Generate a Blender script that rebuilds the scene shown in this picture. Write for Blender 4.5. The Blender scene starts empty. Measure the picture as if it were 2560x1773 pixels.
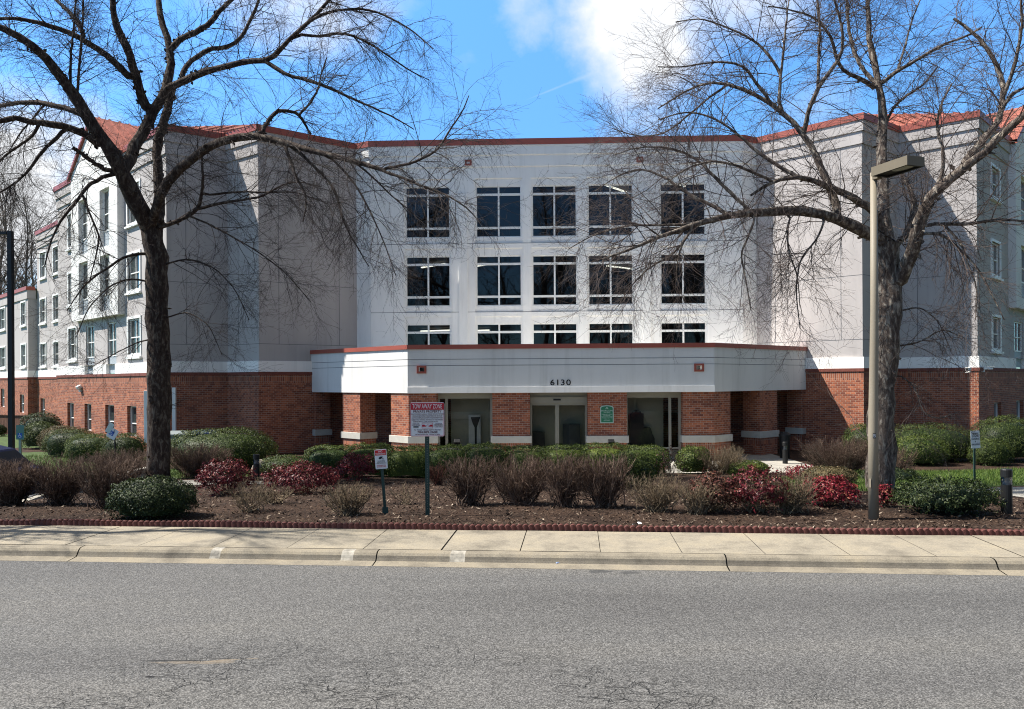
import bpy, bmesh, math, random
import numpy as np
from mathutils import Vector, Matrix

# ------------------------------------------------------------------ camera
F, CX, CY, ROLL, CZ = 1923.0, 1280.0, 951.0, 0.0056, 2.42   # measured in the photo's own 2560 px
scene = bpy.context.scene
COL = scene.collection
cd = bpy.data.cameras.new("camera")
cam = bpy.data.objects.new("camera", cd); COL.objects.link(cam)
cam.location = (0, 0, CZ); cam.rotation_euler = (math.radians(90), ROLL, 0)
cd.sensor_width = 36; cd.lens = F / 2560 * 36
cd.shift_y = (CY - 886.5) / 2560
cd.clip_end = 3000
scene.camera = cam

# ------------------------------------------------------------------ light
SUN_EL = math.radians(51.6)
SUN_H = Vector((-1.0, 0.012, 0)).normalized()          # horizontal direction towards the sun
world = bpy.data.worlds.new("World"); scene.world = world; world.use_nodes = True
wn, wl = world.node_tree.nodes, world.node_tree.links
wn.clear()
def WN(t, **k):
    n = wn.new(t)
    for a, b in k.items(): setattr(n, a, b)
    return n
wout = WN('ShaderNodeOutputWorld'); wbg = WN('ShaderNodeBackground')
sky = WN('ShaderNodeTexSky', sky_type='NISHITA'); sky.sun_disc = False
sky.sun_elevation = SUN_EL; sky.sun_rotation = math.atan2(SUN_H.x, SUN_H.y)
sky.air_density = 1.0; sky.dust_density = 0.15; sky.ozone_density = 3.0; sky.altitude = 200
SKY_STRENGTH = 0.085
wbg.inputs['Strength'].default_value = SKY_STRENGTH
def wmath(op, a, b=None):
    n = WN('ShaderNodeMath', operation=op)
    for i, s in enumerate((a, b)):
        if s is None: continue
        if isinstance(s, (int, float)): n.inputs[i].default_value = s
        else: wl.new(s, n.inputs[i])
    return n.outputs[0]
tc = WN('ShaderNodeTexCoord'); sp = WN('ShaderNodeSeparateXYZ'); wl.new(tc.outputs['Generated'], sp.inputs[0])
ydiv = wmath('MAXIMUM', sp.outputs['Y'], 0.05)
uu, vv = wmath('DIVIDE', sp.outputs['X'], ydiv), wmath('DIVIDE', sp.outputs['Z'], ydiv)
nz = WN('ShaderNodeTexNoise'); nz.inputs['Scale'].default_value = 9; nz.inputs['Detail'].default_value = 9; nz.inputs['Roughness'].default_value = 0.58
cmb = WN('ShaderNodeCombineXYZ'); wl.new(uu, cmb.inputs[0]); wl.new(vv, cmb.inputs[1]); wl.new(cmb.outputs[0], nz.inputs['Vector'])
nzc = wmath('MULTIPLY', wmath('SUBTRACT', nz.outputs['Fac'], 0.5), 2.4)
nz2 = WN('ShaderNodeTexNoise'); nz2.inputs['Scale'].default_value = 5; nz2.inputs['Detail'].default_value = 7; nz2.inputs['Roughness'].default_value = 0.62
wl.new(cmb.outputs[0], nz2.inputs['Vector']); sp2_ = WN('ShaderNodeSeparateXYZ'); wl.new(nz2.outputs['Color'], sp2_.inputs[0])
uw = wmath('ADD', uu, wmath('MULTIPLY', wmath('SUBTRACT', sp2_.outputs['X'], 0.5), 0.16)); vw = wmath('ADD', vv, wmath('MULTIPLY', wmath('SUBTRACT', sp2_.outputs['Y'], 0.5), 0.16))
total = None
for (cx_, cy_, rx_, ry_, amp) in [(0.17, 0.47, 0.115, 0.115, 1.05), (0.29, 0.50, 0.11, 0.07, 0.7), (0.02, 0.478, 0.05, 0.055, 0.62),
                                  (-0.27, 0.50, 0.16, 0.075, 0.75), (-0.66, 0.25, 0.17, 0.15, 1.1), (-0.52, 0.42, 0.10, 0.09, 0.3),
                                  (0.17, 0.335, 0.09, 0.045, 0.45), (0.40, 0.36, 0.16, 0.08, 0.35), (-0.06, 0.40, 0.03, 0.02, 0.3)]:
    dx = wmath('DIVIDE', wmath('SUBTRACT', uw, cx_), rx_); dy = wmath('DIVIDE', wmath('SUBTRACT', vw, cy_), ry_)
    d = wmath('ADD', wmath('MULTIPLY', dx, dx), wmath('MULTIPLY', dy, dy))
    g = wmath('MULTIPLY', wmath('MAXIMUM', wmath('SUBTRACT', 1.0, wmath('MULTIPLY', d, 0.55)), 0.0), amp)
    total = g if total is None else wmath('MAXIMUM', total, g)
dens = wmath('MULTIPLY', wmath('POWER', total, 1.35), wmath('MAXIMUM', wmath('ADD', wmath('ADD', 0.55, nzc), wmath('MULTIPLY', total, 0.5)), 0.0))
# a thin vapour trail
ln = wmath('ADD', wmath('SUBTRACT', vv, 0.374), wmath('MULTIPLY', wmath('SUBTRACT', uu, 0.045), -0.39))
tr = wmath('MAXIMUM', wmath('SUBTRACT', 1.0, wmath('MULTIPLY', wmath('ABSOLUTE', ln), 240.0)), 0.0)
tx = wmath('MAXIMUM', wmath('SUBTRACT', 1.0, wmath('MULTIPLY', wmath('ABSOLUTE', wmath('SUBTRACT', uu, 0.05)), 15.0)), 0.0)
dens = wmath('ADD', dens, wmath('MULTIPLY', wmath('MULTIPLY', tr, tx), 0.24))
dens = wmath('MINIMUM', dens, 1.0)
front = wmath('GREATER_THAN', sp.outputs['Y'], 0.06); dens = wmath('MULTIPLY', dens, front)
mix = WN('ShaderNodeMix', data_type='RGBA'); dens = wmath('MINIMUM', wmath('MAXIMUM', wmath('MULTIPLY', wmath('SUBTRACT', dens, 0.12), 1.35), 0.0), 1.0); wl.new(dens, mix.inputs['Factor'])
tint = WN('ShaderNodeMix', data_type='RGBA', blend_type='MULTIPLY'); tint.inputs['Factor'].default_value = 1.0
hz = wmath('ADD', 0.48, wmath('MULTIPLY', wmath('MINIMUM', wmath('MAXIMUM', sp.outputs['Z'], 0.0), 0.45), 1.45))
dim = WN('ShaderNodeVectorMath', operation='SCALE'); wl.new(sky.outputs[0], dim.inputs[0]); wl.new(hz, dim.inputs['Scale']); wl.new(dim.outputs[0], tint.inputs['A']); tint.inputs['B'].default_value = (0.86, 1.40, 1.75, 1)
zm = WN('ShaderNodeMapRange', interpolation_type='SMOOTHSTEP'); zm.inputs['From Min'].default_value = 0.46; zm.inputs['From Max'].default_value = 0.62; wl.new(sp.outputs['Z'], zm.inputs['Value'])
ym = WN('ShaderNodeMapRange', interpolation_type='SMOOTHSTEP'); ym.inputs['From Min'].default_value = 0.1; ym.inputs['From Max'].default_value = -0.3; wl.new(sp.outputs['Y'], ym.inputs['Value'])
over = wmath('MAXIMUM', wmath('MULTIPLY', zm.outputs[0], 0.9), wmath('MULTIPLY', ym.outputs[0], 0.15))
ovc = WN('ShaderNodeMix', data_type='RGBA'); wl.new(over, ovc.inputs['Factor']); wl.new(tint.outputs['Result'], ovc.inputs['A']); ovc.inputs['B'].default_value = (2.75, 2.65, 2.5, 1)
xm = WN('ShaderNodeMapRange', interpolation_type='SMOOTHSTEP'); xm.inputs['From Min'].default_value = -0.15; xm.inputs['From Max'].default_value = 0.6; wl.new(sp.outputs['X'], xm.inputs['Value'])
yb = WN('ShaderNodeMapRange', interpolation_type='SMOOTHSTEP'); yb.inputs['From Min'].default_value = 0.45; yb.inputs['From Max'].default_value = 0.1; wl.new(sp.outputs['Y'], yb.inputs['Value'])
dark = wmath('SUBTRACT', 1.0, wmath('MULTIPLY', wmath('MULTIPLY', xm.outputs[0], yb.outputs[0]), 0.62))  # sky dimmed at right and behind, out of view, to deepen wall shade
dk2 = WN('ShaderNodeVectorMath', operation='SCALE'); wl.new(ovc.outputs['Result'], dk2.inputs[0]); wl.new(dark, dk2.inputs['Scale']); wl.new(dk2.outputs[0], mix.inputs['A']); mix.inputs['B'].default_value = (6.0, 6.15, 6.4, 1)
wl.new(mix.outputs['Result'], wbg.inputs['Color']); wl.new(wbg.outputs[0], wout.inputs[0])

sl = bpy.data.lights.new("sun", 'SUN'); sl.energy = 5.0; sl.angle = math.radians(0.5); sl.color = (1.0, 0.955, 0.88)
so = bpy.data.objects.new("sun", sl); COL.objects.link(so)
sdir = SUN_H * math.cos(SUN_EL) + Vector((0, 0, math.sin(SUN_EL)))
so.rotation_euler = sdir.to_track_quat('Z', 'Y').to_euler(); so.location = (-30, 10, 40)
scene.view_settings.view_transform = 'Standard'; scene.view_settings.look = 'None'
scene.view_settings.exposure = 0.98; scene.view_settings.gamma = 1.0
scene.cycles.use_denoising = True; scene.cycles.denoising_prefilter = 'NONE'; scene.cycles.denoising_input_passes = 'RGB_ALBEDO_NORMAL'
scene.cycles.pixel_filter_type = 'BLACKMAN_HARRIS'; scene.cycles.filter_width = 1.05
scene.cycles.max_bounces = 6; scene.cycles.transparent_max_bounces = 12

# ------------------------------------------------------------------ helpers
def ray(px, py):
    u, v = px - CX, CY - py
    return (u + ROLL * v) / F, (v - ROLL * u) / F
def at(px, py, Y):
    a, b = ray(px, py); return Vector((a * Y, Y, CZ + b * Y))
def sstep(a, b, x):
    t = min(1, max(0, (x - a) / (b - a))); return t * t * (3 - 2 * t)
def gz(x, y):
    t = min(1, max(0, (y - 14.5) / 10.5))
    z = 0.03 - 0.64 * t
    if y > 13.4:
        k = sstep(-10.2, -11.2, x) * sstep(13.6, 15.5, y) * (1 - sstep(24, 27, y))
        z = z * (1 - k) + (-0.5) * k
    z += 0.03 * math.sin(x * 1.3 + 1) * math.sin(y * 0.9) * sstep(12.6, 13.5, y) * (1 - sstep(23, 25, y))
    return z
def hit(px, py):
    a, b = ray(px, py); Y = 11.0
    while Y < 80:
        if CZ + b * Y <= gz(a * Y, Y): break
        Y += 0.02
    return Vector((a * Y, Y, gz(a * Y, Y)))

def tag(o, label=None, cat=None, group=None, kind=None):
    for k, v in (("label", label), ("category", cat), ("group", group), ("kind", kind)):
        if v: o[k] = v
    return o
def empty(name, loc, label=None, cat=None, group=None):
    o = bpy.data.objects.new(name, None); COL.objects.link(o); o.location = loc; o.empty_display_size = 0.2
    return tag(o, label, cat, group)

class MB:
    """collects polygons (world coordinates) and links them as one mesh with uv in metres"""
    def __init__(self): self.v, self.f, self.m = [], [], []
    def poly(self, pts, m=0):
        n = len(self.v); self.v += [tuple(p) for p in pts]; self.f.append(tuple(range(n, n + len(pts)))); self.m.append(m); return self
    def box(self, c, size, ax=None, m=0):
        ax = ax or (Vector((1, 0, 0)), Vector((0, 1, 0)), Vector((0, 0, 1)))
        c = Vector(c); h = [Vector(ax[i]) * size[i] / 2 for i in range(3)]
        n = len(self.v)
        for sx in (-1, 1):
            for sy in (-1, 1):
                for sz in (-1, 1): self.v.append(tuple(c + h[0] * sx + h[1] * sy + h[2] * sz))
        for q in ((0, 1, 3, 2), (4, 6, 7, 5), (0, 4, 5, 1), (2, 3, 7, 6), (0, 2, 6, 4), (1, 5, 7, 3)):
            self.f.append(tuple(n + i for i in q)); self.m.append(m)
        return self
    def prism(self, pts, z0, z1, m=0, cap=True):
        n = len(self.v); k = len(pts)
        self.v += [(p[0], p[1], z0) for p in pts] + [(p[0], p[1], z1) for p in pts]
        for i in range(k):
            j = (i + 1) % k; self.f.append((n + i, n + j, n + k + j, n + k + i)); self.m.append(m)
        if cap:
            self.f.append(tuple(n + k + i for i in range(k))); self.m.append(m)
            self.f.append(tuple(n + i for i in reversed(range(k)))); self.m.append(m)
        return self
    def tube(self, pts, rad, sides=10, m=0, cap=True):
        pts = [Vector(p) for p in pts]; rad = rad if isinstance(rad, (list, tuple)) else [rad] * len(pts)
        n = len(self.v); ref = None
        for i, p in enumerate(pts):
            t = (pts[min(i + 1, len(pts) - 1)] - pts[max(i - 1, 0)]).normalized()
            if ref is None: ref = Vector((1, 0, 0)) if abs(t.x) < 0.8 else Vector((0, 1, 0))
            a = (ref - t * ref.dot(t)).normalized(); b = t.cross(a); ref = a
            for k in range(sides):
                w = 2 * math.pi * k / sides; self.v.append(tuple(p + (a * math.cos(w) + b * math.sin(w)) * rad[i]))
        for i in range(len(pts) - 1):
            for k in range(sides):
                k2 = (k + 1) % sides
                self.f.append((n + i * sides + k, n + i * sides + k2, n + (i + 1) * sides + k2, n + (i + 1) * sides + k)); self.m.append(m)
        if cap:
            self.f.append(tuple(n + k for k in reversed(range(sides)))); self.m.append(m)
            e = n + (len(pts) - 1) * sides; self.f.append(tuple(e + k for k in range(sides))); self.m.append(m)
        return self
    def build(self, name, mats, parent=None, origin=None, smooth=False, uv=True, bevel=0):
        mats = mats if isinstance(mats, (list, tuple)) else [mats]
        org = Vector(parent_world(parent)) if parent is not None else Vector(origin if origin is not None else (0, 0, 0))
        me = bpy.data.meshes.new(name)
        me.from_pydata([(p[0] - org.x, p[1] - org.y, p[2] - org.z) for p in self.v], [], self.f)
        for mm in mats: me.materials.append(mm)
        me.polygons.foreach_set('material_index', self.m)
        if smooth: me.polygons.foreach_set('use_smooth', [True] * len(self.f))
        if uv:
            lay = me.uv_layers.new(name='UVMap').data
            for p in me.polygons:
                nn = p.normal
                if abs(nn.z) > 0.75: t, b = Vector((1, 0, 0)), Vector((0, 1, 0))
                else:
                    t = Vector((-nn.y, nn.x, 0)).normalized(); b = Vector((0, 0, 1))
                    if t.x < 0: t = -t
                for li in p.loop_indices:
                    w = Vector(self.v[me.loops[li].vertex_index]); lay[li].uv = (w.dot(t), w.dot(b))
        me.validate(); me.update()
        o = bpy.data.objects.new(name, me); COL.objects.link(o)
        if parent is not None: o.parent = parent
        else: o.location = org
        if bevel:
            md = o.modifiers.new('bevel', 'BEVEL'); md.width = bevel; md.segments = 2; md.limit_method = 'ANGLE'
        return o
def parent_world(p):
    w = Vector((0, 0, 0))
    while p is not None: w += p.location; p = p.parent
    return w
def np_mesh(name, V, Q, mats, parent=None, origin=None, smooth=False, mi=None):
    org = np.array(parent_world(parent) if parent is not None else (origin if origin is not None else (0, 0, 0)))
    me = bpy.data.meshes.new(name); V = np.asarray(V, float) - org; Q = np.asarray(Q, np.int32); k = Q.shape[1]
    me.vertices.add(len(V)); me.vertices.foreach_set('co', V.ravel())
    me.loops.add(Q.size); me.loops.foreach_set('vertex_index', Q.ravel())
    me.polygons.add(len(Q)); me.polygons.foreach_set('loop_start', np.arange(0, Q.size, k, dtype=np.int32)); me.polygons.foreach_set('loop_total', np.full(len(Q), k, np.int32))
    for m in (mats if isinstance(mats, (list, tuple)) else [mats]): me.materials.append(m)
    if mi is not None: me.polygons.foreach_set('material_index', np.asarray(mi, np.int32))
    if smooth: me.polygons.foreach_set('use_smooth', np.ones(len(Q), bool))
    me.update(calc_edges=True); me.validate()
    o = bpy.data.objects.new(name, me); COL.objects.link(o)
    if parent is not None: o.parent = parent
    else: o.location = org
    return o

# ------------------------------------------------------------------ materials
def newmat(name):
    m = bpy.data.materials.new(name); m.use_nodes = True
    nt = m.node_tree; b = nt.nodes['Principled BSDF']; return m, nt, b
def N(nt, t, **k):
    n = nt.nodes.new(t)
    for a, b in k.items():
        if a == 'inp':
            for kk, vv_ in b.items(): n.inputs[kk].default_value = vv_
        else: setattr(n, a, b)
    return n
def rgb(c): return (c[0], c[1], c[2], 1)
def ramp(nt, fac, stops):
    r = N(nt, 'ShaderNodeValToRGB'); e = r.color_ramp.elements
    while len(e) > 1: e.remove(e[-1])
    for i, (p, c) in enumerate(stops):
        x = e[0] if i == 0 else e.new(p)
        x.position = p; x.color = rgb(c)
    nt.links.new(fac, r.inputs[0]); return r.outputs[0]
def M(name, col, rough=0.8, var=0.12, scale=3.0, bump=0.0, bscale=60.0, metal=0.0, streak=False, spec=0.3):
    m, nt, b = newmat(name); b.inputs['Roughness'].default_value = rough; b.inputs['Metallic'].default_value = metal
    b.inputs['Specular IOR Level'].default_value = spec
    co = N(nt, 'ShaderNodeTexCoord')
    n1 = N(nt, 'ShaderNodeTexNoise', inp={'Scale': scale, 'Detail': 8.0, 'Roughness': 0.6})
    if streak:
        mp = N(nt, 'ShaderNodeMapping', inp={'Scale': (1, 1, 0.18)}); nt.links.new(co.outputs['Object'], mp.inputs[0]); nt.links.new(mp.outputs[0], n1.inputs['Vector'])
    else: nt.links.new(co.outputs['Object'], n1.inputs['Vector'])
    lo = tuple(c * (1 - var) for c in col); hi = tuple(min(1, c * (1 + var)) for c in col)
    nt.links.new(ramp(nt, n1.outputs['Fac'], [(0.3, lo), (0.7, hi)]), b.inputs['Base Color'])
    if bump:
        n2 = N(nt, 'ShaderNodeTexNoise', inp={'Scale': bscale, 'Detail': 4.0}); nt.links.new(co.outputs['Object'], n2.inputs['Vector'])
        bp = N(nt, 'ShaderNodeBump', inp={'Strength': bump, 'Distance': 0.02}); nt.links.new(n2.outputs['Fac'], bp.inputs['Height']); nt.links.new(bp.outputs[0], b.inputs['Normal'])
    return m
def leafmat(name, stops, rough=0.45, trans=0.12):
    m, nt, b = newmat(name); b.inputs['Roughness'].default_value = rough; b.inputs['Specular IOR Level'].default_value = 0.25
    g = N(nt, 'ShaderNodeNewGeometry')
    c = ramp(nt, g.outputs['Random Per Island'], stops); nt.links.new(c, b.inputs['Base Color'])
    t = N(nt, 'ShaderNodeBsdfTranslucent'); nt.links.new(c, t.inputs[0])
    mx = N(nt, 'ShaderNodeMixShader', inp={0: trans}); out = nt.nodes['Material Output']
    nt.links.new(b.outputs[0], mx.inputs[1]); nt.links.new(t.outputs[0], mx.inputs[2]); nt.links.new(mx.outputs[0], out.inputs[0]); return m
def brickmat(name, rot=False, c1=(0.355, 0.122, 0.064), c2=(0.145, 0.045, 0.031), mortar=(0.37, 0.29, 0.235)):
    m, nt, b = newmat(name); b.inputs['Roughness'].default_value = 0.85; b.inputs['Specular IOR Level'].default_value = 0.2
    uv = N(nt, 'ShaderNodeUVMap'); mp = N(nt, 'ShaderNodeMapping')
    if rot: mp.inputs['Rotation'].default_value = (0, 0, math.pi / 2)
    nt.links.new(uv.outputs[0], mp.inputs[0])
    br = N(nt, 'ShaderNodeTexBrick', inp={'Color1': rgb(c1), 'Color2': rgb(c2), 'Mortar': rgb(mortar), 'Scale': 1.0, 'Mortar Size': 0.0062, 'Mortar Smooth': 0.15, 'Bias': -0.05, 'Brick Width': 0.203, 'Row Height': 0.081})
    if rot: br.offset = 0.0
    nt.links.new(mp.outputs[0], br.inputs['Vector'])
    nz_ = N(nt, 'ShaderNodeTexNoise', inp={'Scale': 1.1, 'Detail': 7.0, 'Roughness': 0.65}); nt.links.new(uv.outputs[0], nz_.inputs['Vector'])
    f = ramp(nt, nz_.outputs['Fac'], [(0.25, (0.66, 0.65, 0.66)), (0.5, (1.0, 0.98, 0.96)), (0.75, (1.25, 1.18, 1.1))])
    mx = N(nt, 'ShaderNodeMix', data_type='RGBA', blend_type='MULTIPLY'); mx.inputs['Factor'].default_value = 1
    nt.links.new(br.outputs['Color'], mx.inputs['A']); nt.links.new(f, mx.inputs['B']); nt.links.new(mx.outputs['Result'], b.inputs['Base Color'])
    bp = N(nt, 'ShaderNodeBump', inp={'Strength': 0.6, 'Distance': 0.012}); bp.invert = True
    nt.links.new(br.outputs['Fac'], bp.inputs['Height']); nt.links.new(bp.outputs[0], b.inputs['Normal']); return m

def stuccomat(name, col, joints=False):
    m, nt, b = newmat(name); b.inputs['Roughness'].default_value = 0.9; b.inputs['Specular IOR Level'].default_value = 0.2
    co = N(nt, 'ShaderNodeTexCoord')
    n1 = N(nt, 'ShaderNodeTexNoise', inp={'Scale': 0.7, 'Detail': 9.0, 'Roughness': 0.65}); mp = N(nt, 'ShaderNodeMapping', inp={'Scale': (1, 1, 0.25)})
    nt.links.new(co.outputs['Object'], mp.inputs[0]); nt.links.new(mp.outputs[0], n1.inputs['Vector'])
    c = ramp(nt, n1.outputs['Fac'], [(0.28, tuple(x * 0.86 for x in col)), (0.5, col), (0.75, tuple(min(1, x * 1.06) for x in col))])
    n3 = N(nt, 'ShaderNodeTexNoise', inp={'Scale': 3.2, 'Detail': 5.0, 'Roughness': 0.6}); mp3 = N(nt, 'ShaderNodeMapping', inp={'Scale': (1, 1, 0.05)}); nt.links.new(co.outputs['Object'], mp3.inputs[0]); nt.links.new(mp3.outputs[0], n3.inputs['Vector'])
    st = ramp(nt, n3.outputs['Fac'], [(0.3, (0.86, 0.86, 0.85)), (0.46, (1, 1, 1))]); ms = N(nt, 'ShaderNodeMix', data_type='RGBA', blend_type='MULTIPLY'); ms.inputs['Factor'].default_value = 0.7; nt.links.new(c, ms.inputs['A']); nt.links.new(st, ms.inputs['B']); c = ms.outputs['Result']
    n2 = N(nt, 'ShaderNodeTexNoise', inp={'Scale': 40.0, 'Detail': 3.0}); nt.links.new(co.outputs['Object'], n2.inputs['Vector'])
    bp = N(nt, 'ShaderNodeBump', inp={'Strength': 0.08, 'Distance': 0.01}); nt.links.new(n2.outputs['Fac'], bp.inputs['Height']); nt.links.new(bp.outputs[0], b.inputs['Normal'])
    nt.links.new(c, b.inputs['Base Color']); return m

WHITE = stuccomat('white_stucco', (0.84, 0.82, 0.785)); WHITE_DIM = stuccomat('white_stucco_dimmed', (0.70, 0.685, 0.66)); GREY = stuccomat('grey_stucco', (0.425, 0.392, 0.375))  # second white: wall white darkened to hold canopy shade and curb sunlit bays
BRICK = brickmat('brick'); SOLDIER = brickmat('soldier_brick', True)
CAPBR = M('brick_cap', (0.17, 0.055, 0.04), 0.85, 0.2, 8, 0.4, 30)
STONE = M('cast_stone', (0.45, 0.43, 0.38), 0.85, 0.1, 4, 0.2, 60)
RED = M('red_metal', (0.31, 0.075, 0.05), 0.45, 0.08, 2, 0, 1, 0.0, False, 0.4)
REDROOF = M('red_roof_panel', (0.30, 0.098, 0.07), 0.65, 0.35, 2.5)
FRAMEW = M('white_frame', (0.78, 0.77, 0.74), 0.5, 0.03)
ALU = M('beige_aluminium', (0.26, 0.245, 0.20), 0.45, 0.05)
SOFFIT = M('soffit', (0.34, 0.32, 0.26), 0.8, 0.05)
MEMB = M('roof_membrane', (0.84, 0.83, 0.79), 0.85, 0.1, 1)
FLATROOF = M('flat_roof', (0.2, 0.2, 0.2), 0.9)
JOINT = M('wall_joint', (0.16, 0.16, 0.165), 0.9, 0.02)
BLACK = M('black_paint', (0.013, 0.014, 0.016), 0.5, 0.1)
INTER = M('interior_dark', (0.03, 0.03, 0.033), 0.9, 0.1)
CEIL = M('interior_ceiling', (0.07, 0.07, 0.07), 0.9, 0.05)
PALE = M('pale_interior_panel', (0.33, 0.31, 0.24), 0.8, 0.06, 2)
DARKM = M('dark_bronze', (0.013, 0.013, 0.013), 0.45, 0.1)
GREENM = M('green_post_paint', (0.022, 0.05, 0.042), 0.5, 0.15, 10)
PANELSP = M('spandrel_panel', (0.33, 0.36, 0.38), 0.6, 0.25, 14)
def glassmat(name, tintc, tr):
    m, nt, b = newmat(name); out = nt.nodes['Material Output']; nt.nodes.remove(b)
    t = N(nt, 'ShaderNodeBsdfTransparent', inp={0: rgb(tintc)}); g = N(nt, 'ShaderNodeBsdfGlossy', inp={'Color': (0.9, 0.95, 1, 1), 'Roughness': 0.015})
    fr = N(nt, 'ShaderNodeFresnel', inp={'IOR': 1.5}); ad = N(nt, 'ShaderNodeMath', operation='MULTIPLY_ADD', inp={1: 1.0, 2: tr}); nt.links.new(fr.outputs[0], ad.inputs[0])
    mx = N(nt, 'ShaderNodeMixShader'); nt.links.new(ad.outputs[0], mx.inputs[0]); nt.links.new(t.outputs[0], mx.inputs[1]); nt.links.new(g.outputs[0], mx.inputs[2]); nt.links.new(mx.outputs[0], out.inputs[0]); return m
GLASS = glassmat('tinted_glass', (0.26, 0.29, 0.31), 0.0)
GLASSE = glassmat('entrance_glass', (0.80, 0.81, 0.78), 0.0)
m_, nt_, b_ = newmat('dark_window_glass'); b_.inputs['Base Color'].default_value = (0.035, 0.045, 0.045, 1); b_.inputs['Roughness'].default_value = 0.05; b_.inputs['Specular IOR Level'].default_value = 0.9
PANE = m_
def emit(name, col, s):
    m, nt, b = newmat(name); b.inputs['Base Color'].default_value = rgb(col); b.inputs['Emission Color'].default_value = rgb(col); b.inputs['Emission Strength'].default_value = s; return m
TUBEL = emit('fluorescent_tube', (1.0, 0.9, 0.72), 2.4)

# ------------------------------------------------------------------ plan of the building
def V2(x, y): return Vector((x, y))
PT = dict(K3b=V2(-44.0, 64.05), K3=V2(-33.95, 54.0), K2b=V2(-33.55, 54.4), K2=V2(-22.85, 43.75), K=V2(-24.7, 41.9), Fc=V2(-14.25, 31.8), G=V2(-12.23, 33.16), C=V2(-10.48, 31.9),
          D=V2(-6.96, 34.6), E=V2(-6.27, 34.23), E2=V2(10.12, 33.67), D2=V2(10.86, 34.07), H=V2(14.12, 30.95), I=V2(16.43, 32.7), J=V2(18.63, 30.77), L=V2(32.0, 44.14))
CHAIN = ['K3b', 'K3', 'K2b', 'K2', 'K', 'Fc', 'G', 'C', 'D', 'E', 'E2', 'D2', 'H', 'I', 'J', 'L']
def outn(t): return V2(t.y, -t.x)
def mitre(chain, i, off):
    p = chain[i]
    ts = []
    if i > 0: ts.append((chain[i] - chain[i - 1]).normalized())
    if i < len(chain) - 1: ts.append((chain[i + 1] - chain[i]).normalized())
    ns = [outn(t) for t in ts]
    if len(ns) == 1: return p + ns[0] * off
    n = (ns[0] + ns[1]); return p + n * (off / (1 + ns[0].dot(ns[1])))
def onwall(P0, P1, px, py):
    a, b = ray(px, py); t = (P1 - P0).normalized()
    s = (a * P0.y - P0.x) / (t.x - a * t.y); Y = P0.y + s * t.y
    return s, CZ + b * Y
def slab(mb, P0, P1, A, B, z0, z1, off, thick=0.3, openings=(), reveal=0.15, m=0, ledges=True, rm=None):
    """front face of a wall layer between A and B (already offset points), with holes and their reveals"""
    t = (P1 - P0).normalized(); n = outn(t)
    sa, sb = (A - P0).dot(t), (B - P0).dot(t)
    def pt(s, z, o): p = P0 + t * s + n * o; return (p.x, p.y, z)
    ss = sorted({sa, sb, *[v for o in openings for v in o[:2]]}); zs = sorted({z0, z1, *[v for o in openings for v in o[2:4]]})
    ss = [s for s in ss if sa <= s <= sb]; zs = [z for z in zs if z0 <= z <= z1]
    for i in range(len(ss) - 1):
        for j in range(len(zs) - 1):
            cs, cz = (ss[i] + ss[i + 1]) / 2, (zs[j] + zs[j + 1]) / 2
            if any(o[0] < cs < o[1] and o[2] < cz < o[3] for o in openings): continue
            mb.poly([pt(ss[i], zs[j], off), pt(ss[i + 1], zs[j], off), pt(ss[i + 1], zs[j + 1], off), pt(ss[i], zs[j + 1], off)], m)
    r = rm if rm is not None else m
    for (a, b, c, d) in openings:
        i_ = off - reveal
        mb.poly([pt(a, c, off), pt(a, d, off), pt(a, d, i_), pt(a, c, i_)], r); mb.poly([pt(b, d, off), pt(b, c, off), pt(b, c, i_), pt(b, d, i_)], r)
        mb.poly([pt(a, d, off), pt(b, d, off), pt(b, d, i_), pt(a, d, i_)], r); mb.poly([pt(b, c, off), pt(a, c, off), pt(a, c, i_), pt(b, c, i_)], r)
    if ledges:
        mb.poly([pt(sa, z1, off), pt(sb, z1, off), pt(sb, z1, off - thick), pt(sa, z1, off - thick)], m)
        mb.poly([pt(sb, z0, off), pt(sa, z0, off), pt(sa, z0, off - thick), pt(sb, z0, off - thick)], m)

bld = empty('apartment_building', (0, 31, -0.61), 'four storey white and grey stucco building with brick ground floor and red roof edge', 'building')
ch = [PT[k] for k in CHAIN]; IDX = {k: i for i, k in enumerate(CHAIN)}
GZ0 = -0.7
Z_BR, Z_CAP, Z_BAND = 2.70, 2.83, 3.29
Z_S1, Z_S2, Z_FA, Z_TOP = 11.87, 12.37, 12.80, 13.06

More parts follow.
